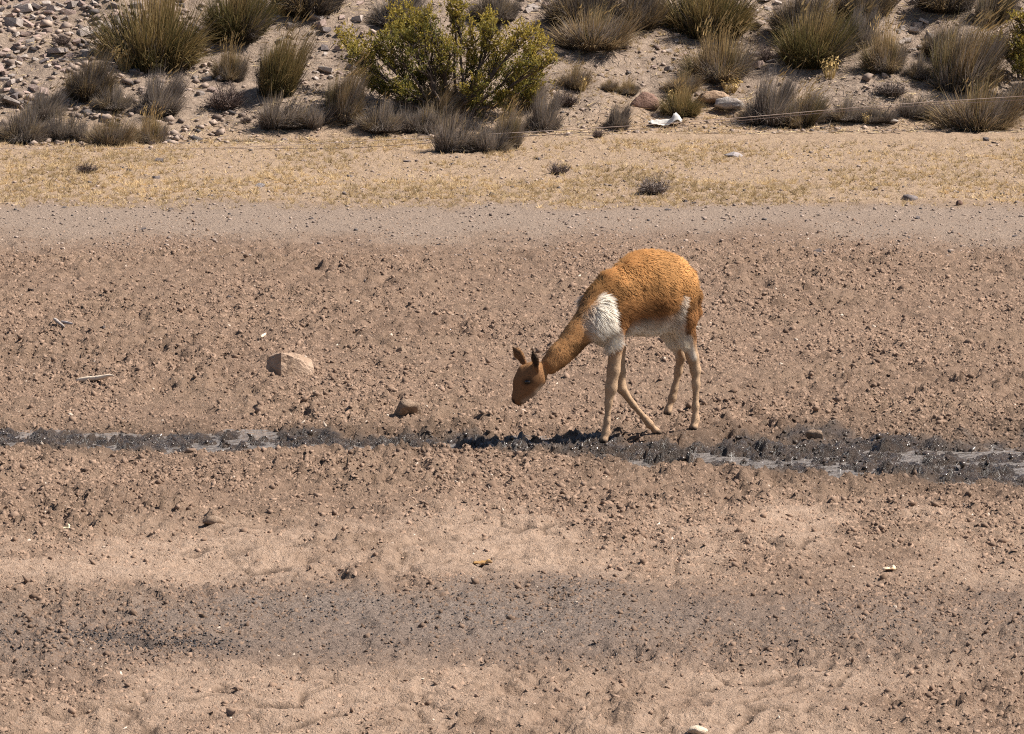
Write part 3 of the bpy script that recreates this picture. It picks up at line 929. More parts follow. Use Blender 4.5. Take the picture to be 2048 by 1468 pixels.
# photo column of the middle, photo row of the foot, width, height (pixels), kind, mesh, label
G_SL = 'grass tussocks on the slope'; G_FT = 'grass tussocks along the foot of the slope'
TUSS = [
    (303, 150, 215, 178, 'olive', 0, 'tallest olive and tan grass tussock, standing among the scree stones'),
    (470, 106, 140, 122, 'olive', 1, 'round olive grass tussock just behind the tallest one by the scree'),
    (620, 46, 150, 110, 'dark', 0, 'dark brown grass tussock high on the slope beside a bare stony gully'),
    (459, 168, 68, 76, 'tan', 0, 'small grey tan grass tuft between the round olive tussock and a dark twiggy bush'),
    (552, 206, 112, 132, 'olive', 2, 'tall olive tan tussock swept sideways by wind next to the stony gully'),
    (178, 212, 108, 98, 'dark', 1, 'dark brown grass tussock at the lower edge of the scree'),
    (312, 242, 110, 84, 'grey', 3, 'grey tan tussock directly below the tallest olive tussock'),
    (225, 232, 80, 50, 'grey', 0, 'low dead grey tuft in the scree below the dark tussock'),
    (46, 290, 108, 76, 'grey', 0, 'rounded grey tan tussock at the foot of the scree'),
    (82, 248, 92, 60, 'grey', 3, 'grey brown tussock behind the rounded one at the foot of the scree'),
    (143, 288, 100, 68, 'grey', 1, 'pale grey double tuft at the foot of the scree'),
    (222, 294, 96, 60, 'tan', 3, 'low brown tussock with a dark underside at the foot of the slope'),
    (300, 290, 68, 66, 'tan', 0, 'narrow tan tuft touching the low brown tussock'),
    (586, 270, 138, 66, 'grey', 1, 'broad pale grey double tussock below the wind swept olive one'),
    (680, 260, 90, 112, 'tan', 2, 'tall tan tussock leaning towards the yellow flowered shrub'),
    (762, 274, 96, 62, 'grey', 0, 'pale grey cushion of grass below the yellow flowered shrub'),
    (848, 272, 104, 62, 'grey', 2, 'pale grey spreading tussock beside the cushion below the flowered shrub'),
    (868, 236, 110, 66, 'tan', 2, 'long dry tan grass bent over at the foot of the flowered shrub'),
    (936, 308, 136, 78, 'grey', 1, 'broad grey brown tussock that the fence wires pass in front of'),
    (1008, 300, 72, 86, 'tan', 1, 'tan green tuft at the end of the broad grey brown tussock'),
    (797, 70, 124, 90, 'grey', 3, 'grey brown tussock standing behind the flowered shrub beside the gully'),
    (990, 58, 100, 78, 'grey', 0, 'pale grey tan tussock behind the crown of the flowered shrub'),
    (1165, 70, 150, 110, 'dark', 0, 'wide dark tussock behind a tan one, beyond the flowered shrub'),
    (1190, 120, 160, 78, 'tan', 3, 'spreading tan tussock with a deep shadow beneath, in front of the dark one'),
    (1272, 68, 118, 105, 'dark', 1, 'dark brown tussock squeezed between two wide tan tussocks'),
    (1418, 88, 192, 140, 'olive', 0, 'widest tan tussock high on the slope'),
    (1438, 176, 142, 106, 'tan', 0, 'round grey tan tussock above the flat pale rocks'),
    (1150, 184, 66, 48, 'tan', 3, 'small tan green tuft beside the edge of the flowered shrub'),
    (1217, 188, 40, 22, 'tan', 3, 'tiny brown grass tuft on bare soil, low and flat'),
    (1256, 194, 48, 32, 'tan', 0, 'tiny grass tuft uphill of the red brown rock'),
    (1366, 194, 74, 42, 'tan', 3, 'small tan tuft between the red brown rock and the round tussock'),
    (1364, 242, 82, 58, 'olive', 0, 'small olive tuft standing beside the red brown rock'),
    (1082, 268, 82, 82, 'grey', 3, 'grey tan tussock below the flowered shrub on its far side from the scree'),
    (1046, 232, 90, 72, 'tan', 1, 'brown grass in the shade under the flowered shrub'),
    (1232, 264, 60, 54, 'grey', 3, 'small grey tuft behind the fence wires, alone on the yellow turf'),
    (1600, 88, 112, 104, 'dark', 0, 'dark tussock behind a pale spiky one'),
    (1626, 152, 158, 116, 'olive', 1, 'pale spiky tan green tussock with long seed stalks'),
    (1727, 44, 128, 90, 'dark', 1, 'dark brown tussock beside the path of slabs up the slope'),
    (1718, 106, 84, 76, 'grey', 3, 'grey brown tussock between the spiky one and the slabs'),
    (1770, 156, 94, 98, 'tan', 0, 'round tan tussock at the foot of the path of slabs'),
    (1836, 168, 56, 48, 'grey', 0, 'small grey tuft between two large tan tussocks'),
    (1884, 120, 88, 68, 'dark', 1, 'brown tussock beside the slabs, below a dark shadow'),
    (1898, 42, 130, 90, 'dark', 0, 'dark tussock at the top of the path of slabs'),
    (1984, 56, 100, 84, 'tan', 1, 'tan tussock uphill of the small yellow shrub'),
    (1922, 194, 160, 138, 'tan', 2, 'large tan tussock with long bent stalks next to the small yellow shrub'),
    (1960, 264, 172, 98, 'tan', 3, 'broad grey tan tussock casting a dark shadow on the yellow turf'),
    (1536, 256, 122, 98, 'grey', 3, 'grey tussock beside the white flat rock'),
    (1600, 258, 104, 76, 'tan', 1, 'tan tussock growing into the grey one beside the white flat rock'),
    (1690, 248, 80, 46, 'grey', 0, 'low dark grey tuft behind the fence wires'),
    (1742, 250, 70, 42, 'grey', 2, 'low grey tuft next to a pale stone behind the fence wires'),
    (1842, 248, 92, 50, 'grey', 1, 'low grey double tuft touching the broad grey tan tussock'),
    (2052, 232, 84, 60, 'grey', 0, 'grey tuft below the small yellow shrub'),
    (2120, 150, 130, 110, 'tan', 0, 'tan tussock standing past the small yellow shrub'),
    (-60, 250, 120, 90, 'grey', 0, 'grey tussock past the rounded one at the foot of the scree'),
]
TWIGS = [
    (450, 234, 112, 66, 0, 'dark twiggy bush below the small tuft and the round olive tussock'),
    (1132, 222, 74, 36, 0, 'low dark twiggy bush downhill of the flowered shrub'),
    (172, 350, 62, 28, 1, 'small dry twig bush on the yellow verge near the scree end'),
    (1118, 350, 68, 34, 1, 'small brown dry twig bush on the yellow verge'),
    (1308, 392, 104, 46, 2, 'widest dry twig bush, at the edge of the track'),
    (1196, 280, 34, 26, 0, 'tiny twig bush under the fence wires by the small grey tuft'),
    (1786, 208, 90, 38, 2, 'bare twigs on the turf behind the fence wires'),
    (350, 205, 60, 34, 0, 'dead grey twigs among stones near the tallest tussock'),
    (125, 94, 62, 26, 0, 'low dark twigs high in the scree'),
    (1530, 130, 46, 40, 0, 'dark twigs beside the spiky tussock'),
    (492, 252, 34, 18, 1, 'tiny dark twig tuft on the turf below the twiggy bush'),
]
def place_plant(name, me, u, v, w, h, label, cat, group, rot=0.25):
    p = on_ground(u, v)
    s = scale_at(p[1])
    o = obj(name, me, None, None, (p[0], p[1] + 0.25 * w / s, float(gz(p[0], p[1] + 0.25 * w / s)[0])))
    # the foot row is where the near rim meets the soil
    o.scale = (w / s * 1.14, w / s * 0.98, h / s * 1.04)
    o.rotation_euler = (0, 0, random.uniform(-rot, rot))
    tag(o, label, cat, group)
    return o
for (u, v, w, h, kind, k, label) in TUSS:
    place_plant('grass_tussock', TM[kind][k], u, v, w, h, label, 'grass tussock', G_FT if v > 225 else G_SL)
for (u, v, w, h, k, label) in TWIGS:
    place_plant('twig_bush', TM['twig'][k], u, v, w, h, label, 'bush', 'dry twig bushes', 3.0)

# small tufts of yellow dry stalks
M_YEL = attr_material('yellow_stalks', 0.8, 0.15, 0.25)
def yellow_mesh(n=90):
    th = rng.uniform(0, 6.283, n); a = np.sqrt(rng.random(n)) * 1.0; ln = rng.uniform(0.5, 1, n)
    B = np.stack([0.12 * np.cos(th), 0.12 * np.sin(th), np.full(n, -0.03)], -1)
    T = np.stack([0.5 * np.sin(a) * np.cos(th) * ln, 0.5 * np.sin(a) * np.sin(th) * ln, np.cos(a) * ln], -1)
    c = np.array([0.52, 0.37, 0.16]) * rng.uniform(0.7, 1.2, (n, 1))
    v1, t1, c1 = blades(B, T, np.zeros((n, 3)), np.full(n, 0.02), c * 0.7, c, 2)
    v2, t2, c2 = blades(T - 0.01, T + rng.normal(0, 0.05, (n, 3)) + np.array([0.02, 0, 0.05]), np.zeros((n, 3)), np.full(n, 0.06), c * 1.1, c * 1.1, 2)
    me = mesh_np('yellow_stalks', np.concatenate([v1, v2]), np.concatenate([t1, t2 + len(v1)]), False, np.concatenate([c1, c2])); me.materials.append(M_YEL)
    return me
YM = [yellow_mesh(), yellow_mesh(60)]
for (u, v, w, h, k, label) in [
    (248, 152, 62, 58, 0, 'bright yellow dry stalks in front of the tallest olive tussock'),
    (1350, 205, 40, 30, 1, 'thin yellow stalks beside the small tan tuft'),
    (1462, 190, 60, 34, 0, 'yellow stalks at the foot of the round grey tan tussock'),
    (1165, 190, 30, 34, 1, 'thin yellow stalks beside the small tan green tuft'),
    (1660, 168, 60, 50, 1, 'yellow stalks bending out of the spiky tussock'),
    (1735, 252, 30, 24, 1, 'thin yellow stalks beside the low grey tuft behind the wires'),
    (1860, 250, 40, 30, 1, 'yellow stalks by the low grey double tuft'),
    (560, 42, 70, 60, 1, 'tall thin yellow stalks by the gully near the dark brown tussock')]:
    place_plant('dry_stalks', YM[k], u, v, w, h, label, 'dry grass', 'tufts of yellow stalks', 3.0)

# ------------------------------------------------------------------ yellow flowered shrubs
def tube_path(P, R, sides=5):
    P = np.array(P); n = len(P)
    V = []; T = []
    for i in range(n):
        d = unit(P[min(i + 1, n - 1)] - P[max(i - 1, 0)])
        a = unit(np.cross(d, np.array([0.3, 0.9, 0.2]))); b = np.cross(d, a)
        for k in range(sides):
            t = 2 * math.pi * k / sides
            V.append(P[i] + R[i] * (math.cos(t) * a + math.sin(t) * b))
    for i in range(n - 1):
        for k in range(sides):
            a0 = i * sides + k; a1 = i * sides + (k + 1) % sides
            T += [(a0, a1, a1 + sides), (a0, a1 + sides, a0 + sides)]
    return np.array(V), np.array(T)

M_BARK = simple_material('bark', (0.045, 0.034, 0.028), (0.15, 0.115, 0.095), 30, 0.9, 0.1)
M_LEAF = attr_material('shrub_leaf', 0.6, 0.2, 0.4)
def shrub(base_px, clumps, label, dens=1.0):
    b = on_ground(*base_px); s = scale_at(b[1])
    root = empty('flowering_shrub', tuple(b))
    BV_, BT_, off = [], [], 0
    LB, LT, LC, LW = [], [], [], []
    for (u, v, r, yel) in clumps:
        dep = random.uniform(-0.32, 0.32)
        c = at_y(u, v, b[1] + dep) - b
        c[2] = max(c[2], 0.06)
        rr = r / s
        # stem from the foot of the shrub to the clump
        s0 = np.array([random.uniform(-0.10, 0.10) + 0.12 * c[0], random.uniform(-0.08, 0.08), -0.05])
        mid = s0 * 0.45 + c * 0.5 + np.array([random.uniform(-.06, .06), random.uniform(-.06, .06), 0.03 - 0.10 * abs(c[0])])
        ts = np.linspace(0, 1, 8)[:, None]
        path = (1 - ts) ** 2 * s0 + 2 * ts * (1 - ts) * mid + ts ** 2 * c
        path[1:-1] += rng.normal(0, 0.012, (6, 3))
        V, T = tube_path(path, np.linspace(0.016, 0.005, 8)); BV_.append(V); BT_.append(T + off); off += len(V)
        nb = int(9 + 70 * rr)
        for _ in range(nb):
            i = random.randint(4, 7)
            d = unit(rng.normal(size=3) + np.array([0, 0, 0.45])) * rr * random.uniform(0.45, 1.12)
            p0 = path[i]; p2 = c + d; p1 = (p0 + p2) / 2 + rng.normal(0, 0.02, 3)
            V, T = tube_path([p0, p1, p2], [0.005, 0.0035, 0.002], 3); BV_.append(V); BT_.append(T + off); off += len(V)
            # sprigs of small upright leaves along each twig
            ns = int(random.randint(8, 13) * dens)
            ty = np.clip(yel + 0.35 * d[2] / max(rr, .01) + random.uniform(-0.35, 0.35), 0, 1)
            for _k in range(ns):
                t = random.uniform(0.30, 1.05)
                q = (p0 * (1 - t) + p2 * t) + rng.normal(0, 0.016, 3)
                up = unit(d * 0.6 + rng.normal(0, 0.35, 3) + np.array([0, 0, 0.6]))
                nl = 7
                qb = q + up * rng.uniform(0, 0.045, (nl, 1)) + rng.normal(0, 0.004, (nl, 3))
                qt = qb + unit(up + rng.normal(0, 0.55, (nl, 3))) * rng.uniform(0.014, 0.030, (nl, 1))
                LB.append(qb); LT.append(qt)
                f = np.clip(ty * 0.66 + 0.35 * t - 0.24 + rng.normal(0, 0.16, (nl, 1)), 0, 1)
                LC.append((1 - f) * np.array([0.105, 0.110, 0.030]) + f * np.array([0.48, 0.345, 0.065]))
    o = obj('branches', mesh_np('branches', np.concatenate(BV_), np.concatenate(BT_), True), M_BARK, root)
    LB = np.concatenate(LB); LT = np.concatenate(LT); LC = np.concatenate(LC)
    n = len(LB)
    d = LT - LB; sd = unit(np.cross(d, rng.normal(size=(n, 3)))) * rng.uniform(0.0035, 0.0065, (n, 1))
    V = np.stack([LB, LB + d * 0.5 + sd, LT, LB + d * 0.5 - sd], 1)
    Q = np.arange(n * 4).reshape(n, 4)
    lf = obj('foliage', mesh_np('foliage', V.reshape(-1, 3), Q, False, np.repeat(LC, 4, axis=0) * rng.uniform(0.75, 1.2, (n * 4, 1))), M_LEAF, root)
    tag(root, label, 'shrub', 'yellow flowered shrubs')
    print('shrub leaves', n)
shrub((905, 228), [
    (688, 88, 30, .75), (712, 112, 34, .55), (728, 140, 22, .45), (770, 80, 34, .3), (800, 30, 34, .75), (796, 62, 34, .5), (838, 52, 38, .6), (828, 96, 42, .3),
    (790, 128, 34, .3), (866, 84, 44, .55), (912, 40, 28, .75), (916, 14, 24, .7), (900, 110, 42, .5), (952, 84, 44, .6), (986, 66, 34, .7), (1012, 92, 40, .65), (1052, 78, 36, .8),
    (1084, 96, 34, .9), (1092, 128, 26, .7), (1050, 130, 44, .5), (1000, 140, 44, .45), (950, 132, 40, .4), (880, 150, 36, .35), (836, 160, 30, .1), (800, 176, 26, .1), (768, 186, 20, .1),
    (962, 176, 32, .4), (964, 212, 26, .3), (1034, 166, 32, .3), (1074, 160, 30, .4), (742, 100, 28, .45), (815, 190, 22, .05), (860, 40, 24, .4), (980, 40, 22, .75), (880, 198, 26, .2), (922, 206, 24, .25), (1010, 200, 26, .3), (848, 206, 22, .2), (1060, 190, 22, .3), (730, 165, 18, .3)],
    'wide leafy green shrub with yellow flower tips on the slope')
shrub((2072, 168), [(2000, 92, 26, .8), (2030, 78, 34, .75), (2042, 46, 28, .7), (2060, 100, 36, .6), (2024, 112, 26, .5), (2090, 60, 36, .6), (2110, 100, 36, .5), (2040, 138, 20, .3), (2075, 30, 28, .7)],
    'smaller bright yellow shrub next to the large tan tussock')

# ------------------------------------------------------------------ stones
def stone_mesh(seed, cuts=11, base=2, sq=(1.0, 0.8, 0.55), noise=0.0, depth=(0.45, 0.82)):
    r = np.random.default_rng(seed)
    V, T = (ico2() if base == 2 else ico3())
    V = V.copy()
    for _ in range(cuts):
        n = unit(r.normal(size=3)); d = r.uniform(*depth)
        h = V @ n - d
        V = V - np.where(h > 0, h, 0)[:, None] * n
    V = V * np.array(sq)
    if noise:
        f = fbm(V[:, 0] * 4 + seed, V[:, 1] * 4 + V[:, 2] * 3.1, 4, seed)
        V = V * (1 + noise * f)[:, None]
    return mesh_np('stone', V, T, False)

M_ST = {
    'grey': simple_material('grey_stone', (0.215, 0.175, 0.152), (0.36, 0.30, 0.262), 3, 0.85, 0.25, 0.22, 0.01, 12),
    'pink': simple_material('pinkish_stone', (0.29, 0.205, 0.17), (0.43, 0.32, 0.27), 3, 0.85, 0.25, 0.2, 0.01, 12),
    'dark': simple_material('dark_stone', (0.10, 0.082, 0.078), (0.19, 0.155, 0.145), 3, 0.8, 0.25, 0.22, 0.01, 12),
    'pale': simple_material('pale_stone', (0.37, 0.305, 0.26), (0.50, 0.42, 0.365), 3, 0.85, 0.25, 0.1, 0.01, 12),
}
import bmesh
def chunk_mesh(seed, sy, sz, n=13):
    """an angular broken stone: the hull of points on a jittered box"""
    r = np.random.default_rng(seed)
    P = []
    for sx_ in (-1, 1):
        for sy_ in (-1, 1):
            for sz_ in (-1, 1):
                P.append(np.array([sx_, sy_, sz_]) * r.uniform(0.55, 1.0, 3))
    for _ in range(n - 8):
        q = r.uniform(-1, 1, 3); q[r.integers(0, 3)] = r.choice([-1, 1]); P.append(q * 0.95)
    P = np.array(P) * np.array([1.0, sy, sz])
    th = r.uniform(-0.3, 0.3); P[:, 2] += th * P[:, 0] * sz
    bm = bmesh.new()
    for p in P: bm.verts.new(p)
    bmesh.ops.convex_hull(bm, input=bm.verts)
    for v in [v for v in bm.verts if not v.link_faces]: bm.verts.remove(v)
    me = bpy.data.meshes.new('stone'); bm.to_mesh(me); bm.free()
    return me
FORMS = {'flat slab': (0.80, 0.28), 'blocky': (0.80, 0.62), 'long wedge': (0.50, 0.42)}
SM = {}
for k in M_ST:
    for f, (sy, sz) in FORMS.items():
        for i in range(4):
            me = chunk_mesh(100 + i * 7 + len(k) * 31 + ord(k[0]) + len(f) * 57, sy * random.uniform(0.85, 1.15), sz * random.uniform(0.85, 1.15), random.randint(10, 15))
            me.materials.append(M_ST[k]); SM.setdefault((k, f), []).append(me)
PLACED = []
def put_stone(u, v, px, kind, where, group, tilt=0.35, name='stone', sink=0.35, hfac=1.0, rz=None, size=True):
    p = on_ground(u, v); s = scale_at(p[1]); r = px / s / 2
    form = random.choice(list(FORMS))
    o = obj(name, random.choice(SM[(kind, form)]), None, None, (p[0], p[1] + r * 0.5, float(gz(p[0], p[1] + r * 0.5)[0]) + r * (0.5 - sink) * hfac))
    o.scale = (r, r, r * hfac)
    o.rotation_euler = (random.uniform(-tilt, tilt), random.uniform(-tilt, tilt), random.uniform(0, 6.28) if rz is None else rz)
    sz = ('large ' if px > 26 else 'mid sized ' if px > 16 else 'small ') if size else 'small '
    lab = sz + NAMES[kind] + ' ' + form.replace('flat slab', 'flat') + ' stone ' + where
    tag(o, lab.replace('long wedge stone', 'wedge shaped stone'), 'stone', group)
    return o
NAMES = {'grey': 'grey', 'pink': 'pinkish', 'dark': 'dark', 'pale': 'pale'}
def scree(n, poly, lo, hi, where, group, mixk=('grey', 'pink', 'pink', 'pale', 'dark', 'grey', 'pale', 'grey', 'pink')):
    k = 0; tries = 0
    while k < n and tries < n * 40:
        tries += 1
        u0, u1, v0, v1 = poly
        u = random.uniform(u0, u1); v = random.uniform(v0, v1)
        if poly[0] < 10 and float(fbm(np.array([u / 60.]), np.array([v / 32.]), 2, 77)[0]) < -0.16 : continue
        px = min(hi, lo * math.exp(abs(random.gauss(0, 0.55))))
        if any((u - a) ** 2 + ((v - b) * 1.6) ** 2 < (0.36 * (px + c)) ** 2 for a, b, c in PLACED): continue
        PLACED.append((u, v, px))
        kd = random.choice(mixk)
        put_stone(u, v, px, kd, where, 'stones ' + group, tilt=0.5)
        k += 1
scree(170, (-60, 274, -30, 116), 15, 42, 'in the scree uphill of the dark tussock', 'in the upper scree')
scree(44, (-40, 132, 110, 222), 15, 46, 'in the lower end of the scree', 'in the lower scree')
scree(16, (370, 440, 60, 200), 10, 26, 'lying between the tallest and the round olive tussock', 'between two tussocks')
scree(26, (620, 735, -15, 190), 14, 38, 'in the bare gully beside the flowered shrub', 'in the gully')
scree(9, (540, 600, 20, 100), 11, 28, 'beside the dark brown tussock above the gully', 'above the gully')
scree(12, (1500, 1570, -10, 62), 14, 38, 'uphill between the widest tussock and the dark one', 'high on the slope', ('pale', 'grey', 'pale', 'pink'))
scree(14, (1790, 1862, -10, 120), 13, 36, 'in the path of slabs up the slope', 'in the path of slabs', ('pale', 'pink', 'grey', 'pale'))
scree(8, (1040, 1095, -8, 40), 12, 28, 'behind the crown of the flowered shrub', 'behind the shrub')
scree(9, (1300, 1370, 88, 150), 10, 24, 'on the bare patch below the widest tussock', 'on the bare patch')
scree(8, (260, 420, 140, 205), 12, 34, 'at the foot of the tallest tussock', 'at the foot of the tallest tussock', ('pink', 'pale', 'grey'))
scree(7, (1500, 1545, 100, 170), 10, 30, 'beside the spiky tussock', 'beside the spiky tussock', ('grey', 'pink', 'dark'))
# dark loose stones on the verge and track, singled out by photo position
for (u, v, px) in [(318, 330, 22), (258, 345, 14), (398, 388, 14), (312, 362, 20), (287, 458, 13), (420, 396, 14), (622, 440, 13), (815, 325, 16), (905, 330, 12), (700, 355, 14), (790, 362, 16), (690, 392, 18), (950, 390, 14), (985, 395, 20),
                   (1370, 405, 14), (1388, 408, 12), (1335, 422, 14), (1560, 390, 18), (1663, 400, 12), (1755, 372, 14), (1772, 368, 14), (1972, 284, 18), (1990, 290, 14), (1660, 345, 12), (2005, 392, 16), (1835, 440, 14), (1635, 512, 24), (460, 600, 15), (62, 582, 16), (205, 662, 14), (343, 418, 12), (128, 416, 12), (2030, 470, 12)]:
    put_stone(u, v, px * 0.95, 'dark', 'loose in the yellow turf' if v < 400 else 'loose on the grey track' if v < 500 else 'loose on the mud', 'small dark stones on verge and track', size=False)
# single stones with a look of their own
def rock(seed, cuts, sq, noise, m):
    me = stone_mesh(seed, cuts, 3, sq, noise, (0.55, 0.88)); me.materials.append(m); return me
m_beige = simple_material('beige_rock', (0.34, 0.232, 0.160), (0.47, 0.335, 0.242), 4, 0.9, 0.15, 0, 0.016, 22)
m_rust = simple_material('red_brown_rock', (0.15, 0.085, 0.06), (0.27, 0.165, 0.125), 3, 0.85, 0.2, 0, 0.02, 10)
m_slab = simple_material('tan_slab', (0.27, 0.175, 0.112), (0.40, 0.28, 0.19), 3, 0.9, 0.15, 0, 0.02, 8)
m_white = simple_material('white_rock', (0.34, 0.295, 0.262), (0.48, 0.43, 0.39), 3, 0.85, 0.2, 0, 0.02, 8, (0.29, 0.23, 0.19))
m_grey = simple_material('grey_rock', (0.22, 0.19, 0.185), (0.33, 0.29, 0.28), 4, 0.85, 0.2, 0, 0.01, 10)
m_soil = simple_material('dried_mud', (0.25, 0.175, 0.124), (0.37, 0.265, 0.190), 8, 0.95, 0.1, 0, 0.02, 14)
m_bone = simple_material('bleached_wood', (0.55, 0.43, 0.31), (0.68, 0.55, 0.42), 6, 0.8, 0.2, 0, 0.01, 12)

def prism_rock(outline, thick, seed, m, rough=0.02, n=4):
    """an angular block: an outline in x,z given real thickness in y, its faces broken up"""
    r = np.random.default_rng(seed)
    o = np.array(outline, float); k = len(o)
    pts = []
    for i in range(k):
        a, b = o[i], o[(i + 1) % k]
        for j in range(n): pts.append(a + (b - a) * j / n)
    o2 = np.array(pts); k2 = len(o2); c = o2.mean(0)
    rings = []
    for yy, sc_ in ((-0.5, 0.72), (-0.46, 0.93), (-0.15, 1.0), (0.2, 0.98), (0.46, 0.86), (0.5, 0.6)):
        P = c + (o2 - c) * sc_
        rings.append(np.stack([P[:, 0], np.full(k2, yy * thick), P[:, 1]], -1))
    V = np.concatenate(rings + [np.array([[c[0], -0.5 * thick, c[1]], [c[0], 0.5 * thick, c[1]]])])
    V = V + r.normal(0, rough, V.shape)
    T = []
    for i in range(len(rings) - 1):
        for j in range(k2):
            a = i * k2 + j; b = i * k2 + (j + 1) % k2
            T += [(a, b, b + k2), (a, b + k2, a + k2)]
    e = len(rings) * k2
    for j in range(k2):
        T.append((e, (j + 1) % k2, j)); T.append((e + 1, (len(rings) - 1) * k2 + j, (len(rings) - 1) * k2 + (j + 1) % k2))
    me = mesh_np('rock', V, np.array(T)); me.materials.append(m)
    return me

def set_rock(u, v, me, label, sx, rz=0.0, lift=0.0, name='rock', cat='rock', group=None, rx=0.0, ry=0.0, back=0.0):
    p = on_ground(u, v)
    o = obj(name, me, None, None, (p[0], p[1] + back, float(gz(p[0], p[1] + back)[0]) + lift)); o.scale = (sx, sx, sx); o.rotation_euler = (rx, ry, rz)
    return tag(o, label, cat, group)
# beige block on the flat (about 100 x 52 photo pixels)
def hull_mesh(P, m, name='rock', sub=3, rough=0.02, seed=1):
    bm = bmesh.new()
    for p in P: bm.verts.new(p)
    bmesh.ops.convex_hull(bm, input=bm.verts)
    bmesh.ops.subdivide_edges(bm, edges=bm.edges[:], cuts=sub, use_grid_fill=True)
    bmesh.ops.triangulate(bm, faces=bm.faces[:])
    bm.normal_update()
    r = np.random.default_rng(seed)
    for v in bm.verts:
        c = v.co
        k = float(fbm(np.array([c.x * 5 + c.y * 2]), np.array([c.z * 7 - c.y * 3]), 3, seed)[0])
        v.co = c + v.normal * rough * (1.4 * k + r.normal(0, 0.35))
    me = bpy.data.meshes.new(name); bm.to_mesh(me); bm.free(); me.materials.append(m)
    return me
s_ = scale_at(y_of_v(752))
me = hull_mesh([(-0.27, -0.34, -0.12), (-0.27, -0.30, 0.16), (-0.24, -0.22, 0.46), (-0.47, 0.10, 0.16), (-0.42, 0.12, 0.34), (-0.48, 0.10, -0.1), (0.05, -0.30, 0.34), (0.20, -0.10, 0.40), (0.46, 0.05, 0.24), (0.50, -0.02, -0.1), (0.42, -0.22, 0.12), (0.40, -0.3, -0.1), (0.3, 0.45, 0.2), (-0.2, 0.5, 0.36), (0.3, 0.5, -0.1), (-0.3, 0.5, -0.1)], m_beige, 'rock', 4, 0.017, 5)
set_rock(579, 752, me, 'large beige block of rock lying on the trampled mud', 100 / s_, 0.30, 0.0, back=0.06)
# heap of dried mud with a hollow
s_ = scale_at(y_of_v(835))
rock_a = stone_mesh(31, 7, 3, (0.5, 0.5, 0.52), 0.55); rock_a.materials.append(m_soil)
set_rock(812, 836, rock_a, 'knobbly heap of dried mud near the stream bank', 66 / s_, 0.5, 0.015, 'mud_lump', 'mud lump', back=0.05)
# others
me = stone_mesh(57, 9, 3, (0.55, 0.45, 0.32), 0.06); me.materials.append(m_beige)
set_rock(428, 1050, me, 'pale tan stone with a peaked end on the near flat', 44 / scale_at(y_of_v(1050)), 0.2, 0.012)
me = stone_mesh(58, 9, 3, (0.55, 0.42, 0.30), 0.05); me.materials.append(m_bone)
set_rock(1391, 1462, me, 'smooth cream stone at the near edge of the flat', 48 / scale_at(y_of_v(1462)), 0.1, 0.012)
me = stone_mesh(63, 9, 3, (0.55, 0.42, 0.34), 0.10); me.materials.append(m_soil)
set_rock(1632, 888, me, 'brown lump of mud at the far bank of the stream', 44 / scale_at(y_of_v(888)), 0.3, 0.01, 'mud_lump', 'mud lump')
me = stone_mesh(64, 9, 3, (0.55, 0.42, 0.30), 0.08); me.materials.append(m_soil)
set_rock(1530, 842, me, 'small brown lump of mud uphill of the stream behind the hind legs', 26 / scale_at(y_of_v(842)), 0.3, 0.008, 'mud_lump', 'mud lump')
me = stone_mesh(65, 9, 3, (0.55, 0.45, 0.36), 0.05); me.materials.append(m_beige)
set_rock(802, 708, me, 'small rounded pale brown stone on the trampled mud', 26 / scale_at(y_of_v(708)), 0.3, 0.014)
me = stone_mesh(66, 9, 3, (0.55, 0.42, 0.3), 0.05); me.materials.append(m_beige)
set_rock(1515, 668, me, 'small tan stone on the mud uphill of the animal', 26 / scale_at(y_of_v(668)), 0.3, 0.004)
me = stone_mesh(67, 9, 3, (0.55, 0.42, 0.3), 0.05); me.materials.append(m_grey)
set_rock(628, 580, me, 'small grey brown stone on the mud below the track', 26 / scale_at(y_of_v(580)), 0.3, 0.004)
me = stone_mesh(68, 10, 3, (0.55, 0.42, 0.3), 0.05); me.materials.append(M_ST['dark'])
set_rock(350, 1012, me, 'dark lump of wet soil on the near flat', 32 / scale_at(y_of_v(1012)), 0.3, 0.006, 'mud_lump', 'mud lump')
# the red brown wedge on the slope
pp = on_ground(1287, 226); s_ = scale_at(pp[1])
me = prism_rock([(-0.50, -0.06), (-0.30, -0.22), (0.40, -0.26), (0.50, -0.10), (0.42, 0.16), (0.22, 0.30), (-0.06, 0.36), (-0.28, 0.16)], 0.7, 9, m_rust, 0.012, 3)
set_rock(1287, 224, me, 'red brown wedge shaped rock at the foot of the slope', 62 / s_, 0.2, 0.03, rx=-0.25, back=0.1)
me = prism_rock([(-0.5, -0.1), (-0.1, -0.2), (0.4, -0.16), (0.5, 0.0), (0.3, 0.12), (-0.05, 0.16), (-0.42, 0.1)], 0.9, 12, m_slab, 0.018, 3)
set_rock(1425, 212, me, 'flat layered tan slab below the round tussock', 62 / s_, 0.2, 0.02, rx=-0.35, back=0.1)
me = prism_rock([(-0.5, -0.12), (-0.1, -0.2), (0.4, -0.18), (0.5, 0.0), (0.3, 0.16), (-0.05, 0.2), (-0.42, 0.12)], 1.1, 13, m_white, 0.012, 3)
set_rock(1462, 230, me, 'white flat rock between the tan slab and a grey tussock', 60 / s_, -0.2, 0.015, rx=-0.3, back=0.1)
me = stone_mesh(71, 8, 3, (0.55, 0.5, 0.17), 0.03); me.materials.append(m_grey)
set_rock(1467, 314, me, 'flat grey stone alone on the yellow verge', 42 / scale_at(y_of_v(312)), 0.1, 0.012)
me = stone_mesh(72, 9, 3, (0.55, 0.45, 0.26), 0.03); me.materials.append(m_white)
set_rock(1784, 244, me, 'small pale stone on the turf behind the fence wires', 26 / s_, 0.1, 0.02)
